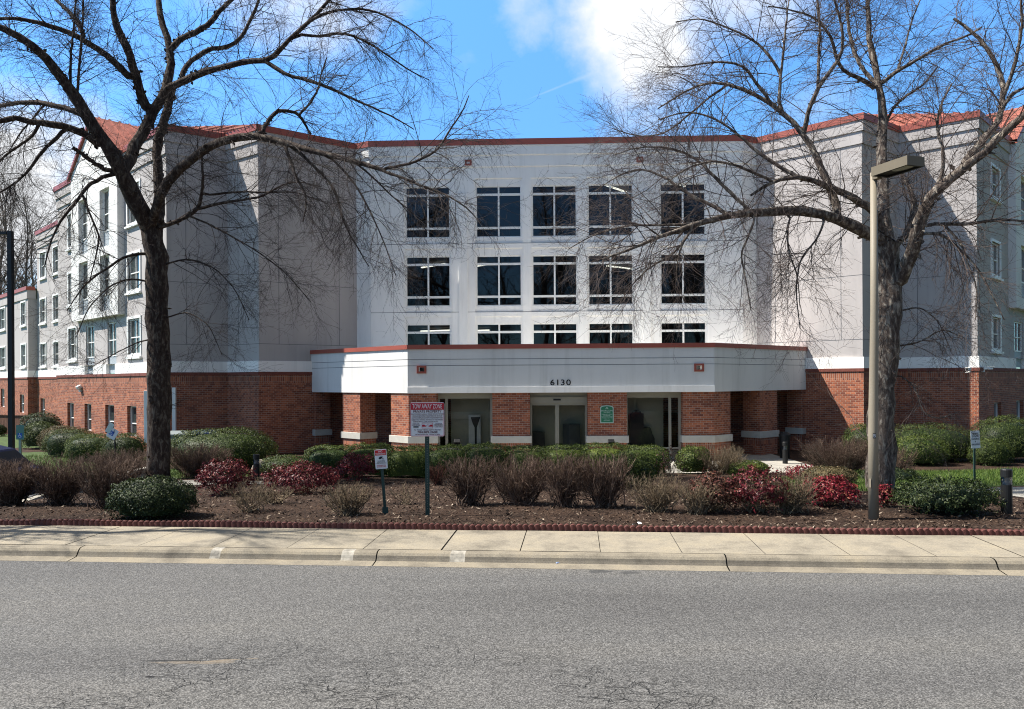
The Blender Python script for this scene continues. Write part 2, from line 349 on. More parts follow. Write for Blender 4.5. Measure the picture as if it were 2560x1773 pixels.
def window(name, P0, P1, a, b, c, d, off, vmull=1, hmull=(0.5,), fw=0.05, surround=0.0, sill=False, pane=PANE, frame=FRAMEW, bar=0.035, pane_m=None):
    """one window part: frame bars at plane offset off, pane child behind"""
    t = (P1 - P0).normalized(); n = outn(t); T = Vector((t.x, t.y, 0)); NN = Vector((n.x, n.y, 0)); U = Vector((0, 0, 1))
    def c3(s, z, o): p = P0 + t * s + n * o; return Vector((p.x, p.y, z))
    mb = MB(); dp = 0.07; W, Hh = b - a, d - c
    mb.box(c3(a + fw / 2, (c + d) / 2, off), (fw, dp, Hh), (T, NN, U)); mb.box(c3(b - fw / 2, (c + d) / 2, off), (fw, dp, Hh), (T, NN, U))
    mb.box(c3((a + b) / 2, d - fw / 2, off), (W - 2 * fw, dp, fw), (T, NN, U)); mb.box(c3((a + b) / 2, c + fw / 2, off), (W - 2 * fw, dp, fw), (T, NN, U))
    for h in hmull: mb.box(c3((a + b) / 2, c + Hh * h, off - 0.004), (W - 2 * fw, dp - 0.01, bar * 1.3), (T, NN, U))
    for k in range(vmull): mb.box(c3(a + W * (k + 1) / (vmull + 1), (c + d) / 2, off - 0.007), (bar, dp - 0.02, Hh - 2 * fw), (T, NN, U))
    if surround:
        w = surround; o2 = surround_off if False else off
    f = mb.build('window', frame, bld)
    pb = MB(); o3 = off - 0.02
    pb.poly([c3(a + fw, c + fw, o3), c3(b - fw, c + fw, o3), c3(b - fw, d - fw, o3), c3(a + fw, d - fw, o3)])
    pb.build('pane', pane, f)
    return f
def trim(P0, P1, a, b, c, d, off, w=0.11, proud=0.045, sill=0.06, mat=FRAMEW):
    """white surround around a wing window: one ring mesh"""
    t = (P1 - P0).normalized(); n = outn(t)
    def c3(s, z, o): p = P0 + t * s + n * o; return (p.x, p.y, z)
    mb = MB(); o, i = off + proud, off
    outer = [(a - w, c - w), (b + w, c - w), (b + w, d + w), (a - w, d + w)]; inner = [(a, c), (b, c), (b, d), (a, d)]
    for k in range(4):
        j = (k + 1) % 4
        mb.poly([c3(*outer[k], o), c3(*outer[j], o), c3(*inner[j], o), c3(*inner[k], o)])
        mb.poly([c3(*outer[k], i), c3(*outer[j], i), c3(*outer[j], o), c3(*outer[k], o)])
        mb.poly([c3(*inner[k], i - 0.1), c3(*inner[j], i - 0.1), c3(*inner[j], o), c3(*inner[k], o)])
    T = Vector((t.x, t.y, 0)); NN = Vector((n.x, n.y, 0))
    if sill: mb.box(c3((a + b) / 2, c - w - 0.045, off + 0.06), (b - a + 2 * w + 0.1, 0.12, 0.09), (T, NN, Vector((0, 0, 1))))
    return mb.build('window_surround', mat, bld)

def ribbed(a, b, c, d, nr):
    """roof panel a-b along the eave, c-d along the ridge, with raised seams (one connected sheet)"""
    a, b, c, d = map(Vector, (a, b, c, d)); nrm = (b - a).cross(d - a).normalized()
    if nrm.z < 0: nrm = -nrm
    mb = MB(); prof = [(0, 0), (0.86, 0), (0.86, 1), (0.97, 1), (0.97, 0)]
    ts = []
    for k in range(nr):
        for x, h in prof: ts.append(((k + x) / nr, h))
    ts.append((1, 0))
    for (t0, h0), (t1, h1) in zip(ts, ts[1:]):
        mb.poly([a.lerp(b, t0) + nrm * h0 * 0.06, a.lerp(b, t1) + nrm * h1 * 0.06, d.lerp(c, t1) + nrm * h1 * 0.06, d.lerp(c, t0) + nrm * h0 * 0.06])
    mb.build('roof', REDROOF, bld)
def seg(i, j=None): return ch[i], ch[i + 1]
def layer(mb, i, z0, z1, off, **k):
    P0, P1 = ch[i], ch[i + 1]; slab(mb, P0, P1, mitre(ch, i, off), mitre(ch, i + 1, off), z0, z1, off, **k)
def joints(i, slist, zlist, off=0.003, z0=4.0, z1=Z_S1):
    P0, P1 = ch[i], ch[i + 1]; t = (P1 - P0).normalized(); n = outn(t); L = (P1 - P0).length
    for s in slist:
        mb = MB(); p = P0 + t * s + n * off
        mb.box((p.x, p.y, (z0 + z1) / 2), (0.022, 0.004, z1 - z0), (Vector((t.x, t.y, 0)), Vector((n.x, n.y, 0)), Vector((0, 0, 1)))); mb.build('wall_joint', JOINT, bld)
    for z in zlist:
        mb = MB(); p = P0 + t * (L / 2) + n * off
        mb.box((p.x, p.y, z), (L - 0.02, 0.0035, 0.02), (Vector((t.x, t.y, 0)), Vector((n.x, n.y, 0)), Vector((0, 0, 1)))); mb.build('wall_joint', JOINT, bld)

# rows of the wings (z ranges of the window openings)
LW0, LW1 = PT['K'], PT['Fc']
def zr(P0, P1, px, y0, y1): return onwall(P0, P1, px, y1)[1], onwall(P0, P1, px, y0)[1]
ROWS = {4: (9.14, 11.0), 3: (6.10, 7.98), 2: (3.55, 5.02)}
def wing_walls(i, cols, brick_cols, sign=1):
    """a long 45 degree wing wall: cols = [(s0, s1, kinds)]"""
    P0, P1 = ch[i], ch[i + 1]
    br = MB(); bo = [(a, b, 0.0, 1.36) for a, b in brick_cols]
    layer(br, i, GZ0, 2.35, 0.05, openings=bo, reveal=0.22); br.build('brick_wall', BRICK, bld)
    sd = MB(); layer(sd, i, 2.35, Z_BR, 0.05); sd.build('brick_course', SOLDIER, bld)
    for a, b, c, d in bo: window('window', P0, P1, a, b, c, d, -0.13, 0, (0.42,), 0.055)
    cp = MB(); layer(cp, i, Z_BR, Z_CAP, 0.09); cp.build('brick_cap', CAPBR, bld)
    ops = []
    for (a, b, rows) in cols:
        for (r, c, d) in rows: ops.append((a, b, c, d))
    bo2 = [o for o in ops if o[2] < Z_BAND]; 
    bd = MB(); layer(bd, i, Z_CAP, Z_BAND, 0.07, openings=[(o[0], o[1], Z_CAP + 0.001, Z_BAND - 0.0005) for o in bo2], reveal=0.2); bd.build('stucco_band', WHITE, bld)
    st = MB(); layer(st, i, Z_BAND, Z_S1, 0.0, openings=[(o[0], o[1], max(o[2], Z_BAND), o[3]) for o in ops], reveal=0.15); st.build('stucco_wall', GREY, bld)
    return P0, P1
def cornice(i, w=GREY):
    for z0, z1, off, nm in ((Z_S1, Z_S2, 0.06, 'cornice'), (Z_S2, Z_FA, 0.12, 'cornice')):
        mb = MB(); layer(mb, i, z0, z1, off); mb.build(nm, w, bld)
    mb = MB(); layer(mb, i, Z_FA, Z_TOP, 0.17); mb.build('roof_edge', RED, bld)
def plain(i, w=GREY, ends=(0.9, 0.9)):
    a = MB(); layer(a, i, GZ0, 2.35, 0.05); a.build('brick_wall', BRICK, bld)
    a = MB(); layer(a, i, 2.35, Z_BR, 0.05); a.build('brick_course', SOLDIER, bld)
    a = MB(); layer(a, i, Z_BR, Z_CAP, 0.09); a.build('brick_cap', CAPBR, bld)
    a = MB(); layer(a, i, Z_CAP, Z_BAND, 0.07); a.build('stucco_band', WHITE, bld)
    a = MB(); layer(a, i, Z_BAND, Z_S1, 0.0); a.build('stucco_wall', w, bld)
    cornice(i, w)
    L = (ch[i + 1] - ch[i]).length
    joints(i, [s for s in (ends[0], L - ends[1]) if 0.2 < s < L - 0.2], [4.0, 6.6])

for k in ('Fc', 'G', 'C', 'D2', 'H', 'I'): plain(IDX[k], ends=(0.85, 0.85) if k in ('C', 'D2') else (0.75, 9))
# ---- left wing wall (K -> Fc), measured from the photo
i = IDX['K']; P0, P1 = ch[i], ch[i + 1]
def sx(px, py=700): return onwall(P0, P1, px, py)[0]
c3, c1, c2, c0 = (sx(172), sx(191)), (sx(214), sx(235)), (sx(268), sx(290)), (sx(321), sx(351))
def zz(px, y): return onwall(P0, P1, px, y)[1]
R4 = (zz(181, 616), zz(181, 534)); R3 = (zz(336, 718), zz(336, 640)); R2 = (zz(336, 886), zz(336, 797))
R3 = (zz(181, 760), zz(181, 683))
BAYA, BAYB, BAYZ = sx(195, 806), sx(312, 787), zz(250, 797)
wing_walls(i, [(c3[0], c3[1], [(4, *R4), (3, *R3), (2, *R2)]), (c1[0], c1[1], [(2, Z_CAP + 0.05, R2[1])]), (c2[0], c2[1], [(2, Z_CAP + 0.05, R2[1])]), (c0[0], c0[1], [(4, *R4), (3, *R3), (2, *R2)])],
           [(sx(171, 1030), sx(187, 1030)), (sx(214, 1030), sx(231, 1030)), (sx(266, 1030), sx(288, 1030)), (sx(321, 1030), sx(344, 1030))])
def spandrel(P0, P1, a, b, c, d, off):
    t = (P1 - P0).normalized(); n = outn(t); p = P0 + t * ((a + b) / 2) + n * off
    MB().box((p.x, p.y, (c + d) / 2), (b - a - 0.01, 0.05, d - c - 0.01), (Vector((t.x, t.y, 0)), Vector((n.x, n.y, 0)), Vector((0, 0, 1)))).build('spandrel_panel', PANELSP, bld)
def wing_windows(P0, P1, c3, c1, c2, c0, R2, R3, R4):
    for c in (c3, c0):
        if c is None: continue
        for R in (R2, R3, R4):
            window('window', P0, P1, c[0] + 0.0, c[1] - 0.0, R[0], R[1], -0.09, 1, (0.48,), 0.06); trim(P0, P1, c[0], c[1], R[0], R[1], 0.0)
    for c in (c1, c2):
        if c is None: continue
        window('window', P0, P1, c[0], c[1], R2[0] - 0.02, R2[1], -0.09, 1, (0.48,), 0.06)
        spandrel(P0, P1, c[0], c[1], Z_CAP + 0.05, R2[0] - 0.02, -0.1)
def bay(P0, P1, BAYA, BAYB, BAYZ, c1, c2, R3, R4, apex, off=0.3):
    """projecting white bay that ends in a gable, with two columns of windows and the red roof behind"""
    t = (P1 - P0).normalized(); n = outn(t)
    def q(s, z, o): p = P0 + t * s + n * o; return (p.x, p.y, z)
    ops = []
    for c in (c1, c2):
        if c is None: continue
        for R in (R3, R4): ops.append((c[0] - 0.06, c[1] + 0.06, R[0] - 0.75, R[1] + 0.25))
    mb = MB(); A = P0 + t * BAYA + n * off; B = P0 + t * BAYB + n * off
    slab(mb, P0, P1, A, B, BAYZ, Z_S1, off, openings=ops, reveal=0.24)
    for s in (BAYA, BAYB): mb.poly([q(s, BAYZ, 0), q(s, Z_FA, 0), q(s, Z_FA, off), q(s, BAYZ, off)])
    mid = (BAYA + BAYB) / 2
    mb.poly([q(BAYA, Z_S1, off), q(BAYB, Z_S1, off), q(BAYB, 13.1, off), q(mid, apex - 0.12, off), q(BAYA, 13.1, off)])
    mb.build('gable_bay', WHITE_DIM, bld)
    for c in (c1, c2):
        if c is None: continue
        for R in (R3, R4):
            window('window', P0, P1, c[0] - 0.06, c[1] + 0.06, R[0], R[1] + 0.25, off - 0.2, 1, (0.42,), 0.07)
            spandrel(P0, P1, c[0] - 0.06, c[1] + 0.06, R[0] - 0.75, R[0], off - 0.21)
    back = -7.0
    for (sA, nm) in ((BAYA - 0.25, 0), (BAYB + 0.25, 1)):
        zA = 13.1 - 0.18
        ribbed(q(sA, zA, off + 0.12), q(sA, zA, back), q(mid, apex, back), q(mid, apex, off + 0.12), 16)
        rb = MB()
        o1 = off + 0.12
        rb.poly([q(sA, zA - 0.17, o1), q(sA, zA, o1), q(mid, apex, o1), q(mid, apex - 0.17, o1)])
        rb.poly([q(sA, zA - 0.17, o1), q(mid, apex - 0.17, o1), q(mid, apex - 0.17, off - 0.03), q(sA, zA - 0.17, off - 0.03)])
        rb.build('rake_trim', RED, bld)
wing_windows(P0, P1, c3, c1, c2, c0, R2, R3, R4)
AP = zz(244, 297)
bay(P0, P1, BAYA, BAYB, BAYZ, c1, c2, R3, R4, AP)
cornice(i)
joints(i, [(P1 - P0).length - 1.0], [])
# ---- right wing wall (J -> L) mirrors it
i = IDX['J']; P0, P1 = ch[i], ch[i + 1]
r0 = (sx(2478), sx(2499)); r1 = (sx(2535), sx(2557)); r2 = (r1[0] + 2.2, r1[1] + 2.2)
R4r = (zz(2488, 494), zz(2488, 422)); R3r = (zz(2488, 688), zz(2488, 607)); R2r = (zz(2488, 873), zz(2488, 793))
BA, BB = sx(2521), sx(2521) + 6.2
wing_walls(i, [(r0[0], r0[1], [(4, *R4r), (3, *R3r), (2, *R2r)]), (r1[0], r1[1], [(2, Z_CAP + 0.05, R2r[1])])], [(sx(2482, 1010), sx(2500, 1010)), (sx(2538, 1010), sx(2555, 1010))])
wing_windows(P0, P1, None, r1, None, r0, R2r, R3r, R4r)
bay(P0, P1, BA, BB, zz(2530, 772), r1, r2, R3r, R4r, AP)
cornice(i); joints(i, [1.0], [])
# ---- jog and the farther left wing
i = IDX['K2']; plain(i, ends=(9, 9))
i = IDX['K2b']; P0, P1 = ch[i], ch[i + 1]
k1, k2 = (sx(101), sx(115)), (sx(134), sx(152))
Rk4 = (zz(108, 693), zz(108, 632)); Rk3 = (zz(108, 806), zz(108, 748)); Rk2 = (zz(108, 914), zz(108, 860))
wing_walls(i, [(k1[0], k1[1], [(4, *Rk4), (3, *Rk3), (2, *Rk2)]), (k2[0], k2[1], [(4, *Rk4), (3, *Rk3), (2, *Rk2)])], [(sx(103, 1000), sx(114, 1000))])
for c in (k1, k2):
    for R in (Rk2, Rk3, Rk4): window('window', P0, P1, c[0], c[1], R[0], R[1], -0.09, 1, (0.48,), 0.06); trim(P0, P1, c[0], c[1], R[0], R[1], 0.0)
cornice(i); joints(i, [sx(125)], [])
# ---- main white facade (D-E, E-E2, E2-D2)
i = IDX['E']; P0, P1 = ch[i], ch[i + 1]
for k in ('D', 'E2'):
    a = MB(); layer(a, IDX[k], GZ0, Z_S1, 0.0); a.build('stucco_wall', WHITE, bld); cornice(IDX[k], WHITE)
XC = [(1014.5, 1125.5), (1190.5, 1304), (1331, 1443), (1471, 1583.5), (1652, 1766)]
scol = [(sx(a, 700), sx(b, 700)) for a, b in XC]
zrow = [(zz(1247, 592.5), zz(1247, 464)), (zz(1247, 764.5), zz(1247, 638.5)), (zz(1247, 764.5) - (zz(1247, 592.5) - zz(1247, 764.5)), zz(1247, 809))]
rec = [(a - 0.05, b + 0.05, c - 0.29, d + 0.32) for (a, b) in scol for (c, d) in zrow]
wall = MB(); layer(wall, i, GZ0, Z_S1, 0.0, openings=rec, reveal=0.06)
T3 = (P1 - P0).normalized()
wall.build('stucco_wall', WHITE, bld)
for (a, b) in scol:
    for (c, d) in zrow:
        r = MB(); n = outn(T3)
        A = P0 + T3 * (a - 0.05) + n * -0.06; B = P0 + T3 * (b + 0.05) + n * -0.06
        slab(r, P0, P1, A, B, c - 0.29, d + 0.32, -0.06, openings=[(a, b, c, d)], reveal=0.22, ledges=False); r.build('window_recess', WHITE, bld)
        window('window', P0, P1, a, b, c, d, -0.13, 1, (0.185, 0.835), 0.045, pane=GLASS, bar=0.075)
cornice(i, WHITE)
for (x0, x1) in ((1148, 1169), (1607, 1627)):
    a, b = sx(x0), sx(x1); n = outn(T3); p = P0 + T3 * ((a + b) / 2) + n * 0.028
    MB().box((p.x, p.y, (3.0 + 10.7) / 2), (b - a, 0.06, 7.7), (Vector((*T3, 0)), Vector((*n, 0)), Vector((0, 0, 1)))).build('pilaster', WHITE, bld)
joints(i, [], [zz(1200, 609) , zz(1200, 780)], 0.003)
# bright drip edge under the cap, scuppers
a = MB(); layer(a, i, Z_FA - 0.05, Z_FA - 0.005, 0.145, thick=0.1); a.build('drip_edge', FRAMEW, bld)
def scupper(P0, P1, px, py, w, h, off, hole=False):
    s, z = onwall(P0, P1, px, py); t = (P1 - P0).normalized(); n = outn(t); T = Vector((*t, 0)); NN = Vector((*n, 0)); U = Vector((0, 0, 1))
    def c3_(ds, dz, o): p = P0 + t * (s + ds) + n * o; return Vector((p.x, p.y, z + dz))
    mb = MB(); e = 0.075
    mb.box(c3_(-w / 2 + e / 2, 0, off), (e, 0.05, h), (T, NN, U)); mb.box(c3_(w / 2 - e / 2, 0, off), (e, 0.05, h), (T, NN, U))
    mb.box(c3_(0, h / 2 - e / 2, off), (w - 2 * e, 0.05, e), (T, NN, U)); mb.box(c3_(0, -h / 2 + e / 2, off), (w - 2 * e, 0.05, e), (T, NN, U))
    f = mb.build('scupper', RED, bld)
    if not hole: MB().box(c3_(0, 0, off - 0.03), (w - 2 * e, 0.02, h - 2 * e), (T, NN, U)).build('scupper_opening', CAPBR, f)
    return s, z
scupper(P0, P1, 1171, 408, 0.30, 0.245, 0.075); scupper(P0, P1, 1599, 400, 0.30, 0.245, 0.075)
p = onwall(P0, P1, 1070, 611)
# ---- rooms behind the glass: floors, ceilings, back wall, strip lights
rm = MB(); L = (P1 - P0).length; n = outn(T3)
def q3(s, z, o): p = P0 + T3 * s + n * o; return (p.x, p.y, z)
zf = [zrow[2][0] - 0.75, zrow[1][0] - 0.75, zrow[0][0] - 0.75, Z_S1]
for k in range(3):
    z0, z1 = zf[k], zf[k + 1] - 0.05
    rm.poly([q3(0.1, z0, -0.3), q3(L - 0.1, z0, -0.3), q3(L - 0.1, z0, -7), q3(0.1, z0, -7)], 0)
    rm.poly([q3(0.1, z1, -0.3), q3(L - 0.1, z1, -0.3), q3(L - 0.1, z1, -7), q3(0.1, z1, -7)], 1)
for s in (0.1, L - 0.1): rm.poly([q3(s, zf[0], -0.3), q3(s, zf[3], -0.3), q3(s, zf[3], -7), q3(s, zf[0], -7)], 0)
rm.poly([q3(0.1, zf[0], -7), q3(L - 0.1, zf[0], -7), q3(L - 0.1, zf[3], -7), q3(0.1, zf[3], -7)], 0)
rm.build('room', [INTER, CEIL], bld)
def strip(s, k, o, ln=1.2, rot=0.35):
    z = zf[k + 1] - 0.16; d = (T3 * math.cos(rot) + n * math.sin(rot) * -1)
    p = P0 + T3 * s + n * o
    MB().box((p.x, p.y, z), (ln, 0.12, 0.05), (Vector((*d, 0)), Vector((-d.y, d.x, 0)), Vector((0, 0, 1)))).build('ceiling_light', TUBEL, bld)
for (s, k, o, ro) in ((2.5, 1, -2.2, -0.75), (4.4, 1, -2.6, -0.75), (2.6, 0, -2.6, -0.35), (4.3, 0, -2.8, -0.3), (11.3, 2, -3.6, 0.9), (14.0, 2, -2.6, 0.9), (11.4, 1, -3.4, 0.7)):
    strip(s, k, o, 1.7, ro)
# ---- flat roof and red notch roofs
fr = MB()
back = [(32, 60), (-10, 60), (-44, 75)]
fr.poly([(p.x, p.y, 12.95) for p in [mitre(ch, IDX[k], 0.05) for k in CHAIN[4:]]] + [(30, 52, 12.95), (-20, 52, 12.95)])
fr.build('flat_roof', FLATROOF, bld)
fr = MB(); fr.poly([(PT[k].x, PT[k].y, 12.9) for k in ('K2b', 'K2')] + [(-19, 48, 12.9), (-30, 59, 12.9)]); fr.build('flat_roof', FLATROOF, bld)
def top(k, z=Z_TOP - 0.01): p = mitre(ch, IDX[k], 0.15); return Vector((p.x, p.y, z))
ribbed(top('G'), top('C'), at(632, 312, 34.3), at(425, 318, 35.6), 9); ribbed(top('Fc'), top('G'), at(425, 318, 35.6), at(420, 318, 35.5), 5)
ribbed(top('I'), top('J'), at(2450, 282, 33.4), at(2172, 286, 34.8), 9); ribbed(top('H'), top('I'), at(2172, 286, 34.8), at(2166, 286, 34.7), 5)

# ---- far left block, three storeys, behind the wing
fb = empty('brick_building', (-36, 56, -0.61), 'lower three storey grey stucco block with red roof edge beyond the left wing', 'building')
_b = bld; bld = fb
i = 0; P0, P1 = ch[0], ch[1]
HB = 9.2
def lay2(z0, z1, off, nm, mat, ops=(), rv=0.15, seg_=(0, 1)):
    for j in seg_:
        mb = MB(); layer(mb, j, z0, z1, off, openings=ops if j == 0 else (), reveal=rv); mb.build(nm, mat, fb)
f1, f2, f3 = (sx(53), sx(64)), (sx(0), sx(13)), (sx(-40), sx(-28))
Rb3 = (zz(58, 812), zz(58, 757)); Rb2 = (zz(58, 915), zz(58, 862))
opsb = [(c[0], c[1], *R) for c in (f1, f2, f3) for R in (Rb2, Rb3)]
lay2(GZ0, 2.35, 0.05, 'brick_wall', BRICK, [(sx(52, 1000), sx(62, 1000), 0.3, 1.6), (sx(4, 990), sx(13, 990), 0.6, 2.0)], 0.2); lay2(2.35, Z_BR, 0.05, 'brick_course', SOLDIER); lay2(Z_BR, Z_CAP, 0.09, 'brick_cap', CAPBR)
lay2(Z_CAP, Z_BAND, 0.07, 'stucco_band', WHITE); lay2(Z_BAND, HB - 0.85, 0, 'stucco_wall', GREY, opsb); lay2(HB - 0.85, HB - 0.25, 0.08, 'cornice', GREY); lay2(HB - 0.25, HB, 0.15, 'roof_edge', RED)
for o in opsb: window('window', P0, P1, *o, -0.09, 1, (0.48,), 0.06); trim(P0, P1, *o, 0.0)
for a_ in ((sx(52, 1000), sx(62, 1000), 0.3, 1.6), (sx(4, 990), sx(13, 990), 0.6, 2.0)): window('window', P0, P1, *a_, -0.1, 0, (0.5,), 0.06)
MB().poly([(-44, 64, HB - 0.1), (-33.9, 54.2, HB - 0.1), (-30, 58, HB - 0.1), (-40, 68, HB - 0.1)]).build('flat_roof', FLATROOF, fb)
bld = _b

# ------------------------------------------------------------------ entrance canopy
cB, cA, cA2, cB2 = V2(-8.69, 33.28), V2(-3.90, 28.77), V2(7.47, 28.38), V2(12.53, 32.6)
cch = [cB, cA, cA2, cB2]
Z_C0, Z_C1, Z_C2, Z_CR = CZ - 0.46, CZ + 1.18, CZ + 1.345, CZ + 0.30
s1, z1_ = onwall(cA, cA2, 1054, 924); s2, z2_ = onwall(cA, cA2, 1747.5, 919)
hs = [(s - 0.11, s + 0.11, z - 0.085, z + 0.085) for s, z in ((s1, z1_), (s2, z2_))]
can = MB()
for j in range(3):
    A, B = mitre(cch, j, 0), mitre(cch, j + 1, 0); Ai, Bi = mitre(cch, j, -0.25), mitre(cch, j + 1, -0.25)
    slab(can, cch[j], cch[j + 1], A, B, Z_C0, Z_C1, 0.0, thick=0.25, openings=hs if j == 1 else (), reveal=0.25)
    slab(can, cch[j], cch[j + 1], Ai, Bi, Z_C0, Z_C1, -0.25, thick=0.0, openings=hs if j == 1 else (), reveal=0.0, ledges=False)
canopy = can.build('canopy', WHITE_DIM, bld)
cp = MB()
for j in range(3): slab(cp, cch[j], cch[j + 1], mitre(cch, j, 0.05), mitre(cch, j + 1, 0.05), Z_C1, Z_C2, 0.05, thick=0.36)
for j in range(3): slab(cp, cch[j], cch[j + 1], mitre(cch, j, -0.30), mitre(cch, j + 1, -0.30), Z_C1, Z_C2, -0.30, thick=0.0, ledges=False)
cp.build('roof_edge', RED, canopy)
t = (cA2 - cA).normalized(); n = outn(t); lp = MB()
def lq(P, z, o): return (P.x + n.x * o, P.y + n.y * o, z)
lp.poly([lq(cA, Z_C0 - .004, .075), lq(cA2, Z_C0 - .004, .075), lq(cA2, Z_C0 + .225, .06), lq(cA, Z_C0 + .225, .06)]); lp.poly([lq(cA, Z_C0 + .225, .06), lq(cA2, Z_C0 + .225, .06), lq(cA2, Z_C0 + .23, 0), lq(cA, Z_C0 + .23, 0)]); lp.poly([lq(cA2, Z_C0 - .004, .075), lq(cA, Z_C0 - .004, .075), lq(cA, Z_C0 - .004, 0), lq(cA2, Z_C0 - .004, 0)])
for P in (cA, cA2): lp.poly([lq(P, Z_C0, 0), lq(P, Z_C0 + .23, 0), lq(P, Z_C0 + .225, .06), lq(P, Z_C0 - .004, .075)])
lp.build('canopy_lip', WHITE_DIM, canopy)
for j in range(3):
    P0_, P1_ = cch[j], cch[j + 1]; t = (P1_ - P0_).normalized(); n = outn(t); Lc = (P1_ - P0_).length; mid = P0_ + t * (Lc / 2) + n * 0.0025
    for z in (CZ + 0.80, CZ + 0.565):
        MB().box((mid.x, mid.y, z), (Lc - 0.004, 0.004, 0.018), (Vector((*t, 0)), Vector((*n, 0)), Vector((0, 0, 1)))).build('canopy_joint', JOINT, canopy)
poly = [mitre(cch, k, -0.02) for k in range(4)]
rf = MB(); bk = [PT['D2'], PT['E2'], PT['E'], PT['D']]
rf.poly([(p.x, p.y, Z_CR) for p in poly] + [(p.x, p.y + 0.05, Z_CR) for p in bk]); rf.build('canopy_roof', MEMB, canopy)
rf = MB(); rf.poly([(p.x, p.y, Z_C0 + 0.03) for p in reversed([(mitre(cch, k, -0.2)) for k in range(4)] + [V2(p.x, p.y + 0.05) for p in bk])]); rf.build('soffit', SOFFIT, canopy)
_b = bld
scupper(cA, cA2, 1054, 924, 0.36, 0.30, 0.015, True); scupper(cA, cA2, 1747.5, 919, 0.36, 0.30, 0.015, True)

# ---- piers
def pier(poly, ground=GZ0, z1=Z_C0 + 0.028, band=(0.08, 0.345)):
    mb = MB(); mb.prism([(p.x, p.y) for p in poly], band[1], z1, 0); mb.prism([(p.x, p.y) for p in poly], ground, band[0] - 0.25, 0)
    pr = mb.build('pier', BRICK, bld)
    MB().prism([(p.x, p.y) for p in poly], band[0] - 0.25, band[0]).build('brick_course', SOLDIER, pr)
    c = sum(poly, V2(0, 0)) / len(poly); k = len(poly); o = []
    for j in range(k):
        e0 = (poly[j] - poly[j - 1]).normalized(); e1 = (poly[(j + 1) % k] - poly[j]).normalized(); n0, n1 = outn(e0), outn(e1); nn = n0 + n1
        o.append(poly[j] + nn * (0.06 / (1 + n0.dot(n1))))
    MB().prism([(p.x, p.y) for p in o], band[0], band[1]).build('stone_band', STONE, pr, bevel=0.012)
tF = (cA2 - cA).normalized(); nF = outn(tF); tL = (cA - cB).normalized(); nL = outn(tL); tR = (cB2 - cA2).normalized(); nR = outn(tR)
def onF(px): return onwall(cA, cA2, px, 1050)[0]
def onL(px): return onwall(cB, cA, px, 1050)[0]
def onR(px): return onwall(cA2, cB2, px, 1050)[0]
RC = -0.05                                                       # pier faces sit just inside the canopy face
def rect(P, t, n, a, b, d): return [P + t * a + n * RC, P + t * b + n * RC, P + t * b + n * (RC - d), P + t * a + n * (RC - d)]
pier(rect(cB, tL, nL, onL(854), onL(898), 0.75))
cAi, cA2i = mitre(cch, 1, RC), mitre(cch, 2, RC)
pier([cB + tL * onL(975) + nL * RC, cAi, cA + tF * onF(1091) + nF * RC, cA + tF * onF(1091) + nF * (RC - 0.6), cB + tL * onL(975) + nL * (RC - 0.7)])
pier(rect(cA, tF, nF, onF(1231), onF(1325), 0.6)); pier(rect(cA, tF, nF, onF(1470), onF(1568), 0.6))
pier([cA + tF * onF(1709) + nF * RC, cA2i, cA2 + tR * onR(1829) + nR * RC, cA2 + tR * onR(1829) + nR * (RC - 0.7), cA + tF * onF(1709) + nF * (RC - 0.6)])
pier(rect(cA2, tR, nR, onR(1902), onR(1946), 0.75))
tCD = (PT['D'] - PT['C']).normalized(); nCD = outn(tCD); sp_ = (cB - PT['C']).dot(tCD)
pier([PT['C'] + tCD * (sp_ + 0.08) + nCD * 0.28, PT['C'] + tCD * (sp_ + 0.75) + nCD * 0.28, PT['C'] + tCD * (sp_ + 0.75), PT['C'] + tCD * (sp_ + 0.08)])
tDH = (PT['H'] - PT['D2']).normalized(); nDH = outn(tDH); sp_ = (cB2 - PT['D2']).dot(tDH)
pier([PT['D2'] + tDH * (sp_ - 0.75) + nDH * 0.28, PT['D2'] + tDH * (sp_ - 0.08) + nDH * 0.28, PT['D2'] + tDH * (sp_ - 0.08), PT['D2'] + tDH * (sp_ - 0.75)])
# ---- glazed entrance between the piers
GO = -0.5
def gf(s, z, o=GO): p = cA + tF * s + nF * o; return Vector((p.x, p.y, z))
AX = (Vector((*tF, 0)), Vector((*nF, 0)), Vector((0, 0, 1)))
zfl = -0.6; ztp = Z_C0 + 0.03
def zF(y): return onwall(cA + nF * GO, cA2 + nF * GO, 1280, y)[1]
def bar(mb, s0, s1, z0, z1, o=GO, d=0.09): mb.box(gf((s0 + s1) / 2, (z0 + z1) / 2, o), (s1 - s0, d, z1 - z0), AX)
def gpane(par, s0, s1, z0, z1): MB().poly([gf(s0, z0), gf(s1, z0), gf(s1, z1), gf(s0, z1)]).build('pane', GLASSE, par)
hd = zF(996)
for (xa, xb, mul, rail) in ((1091, 1231, 1113, None), (1568, 1709, 1680, 1121)):
    a, b, mm_ = onF(xa) + 0.01, onF(xb) - 0.01, onF(mul); mb = MB()
    bar(mb, a, b, hd, ztp); bar(mb, a, a + 0.06, zfl, hd); bar(mb, b - 0.1, b, zfl, hd); bar(mb, mm_ - 0.05, mm_ + 0.05, zfl, hd); bar(mb, a + .06, mm_ - .05, zfl, zfl + 0.12); bar(mb, mm_ + .05, b - .1, zfl, zfl + 0.12)
    zrl = zF(1121); bar(mb, a + .06, mm_ - .05, zrl - 0.03, zrl + 0.03, GO, 0.08); bar(mb, mm_ + .05, b - .1, zrl - 0.03, zrl + 0.03, GO, 0.08)
    f = mb.build('shopfront', ALU, bld); gpane(f, a + 0.06, mm_ - 0.05, zfl + 0.1, hd); gpane(f, mm_ + 0.05, b - 0.1, zfl + 0.1, hd)
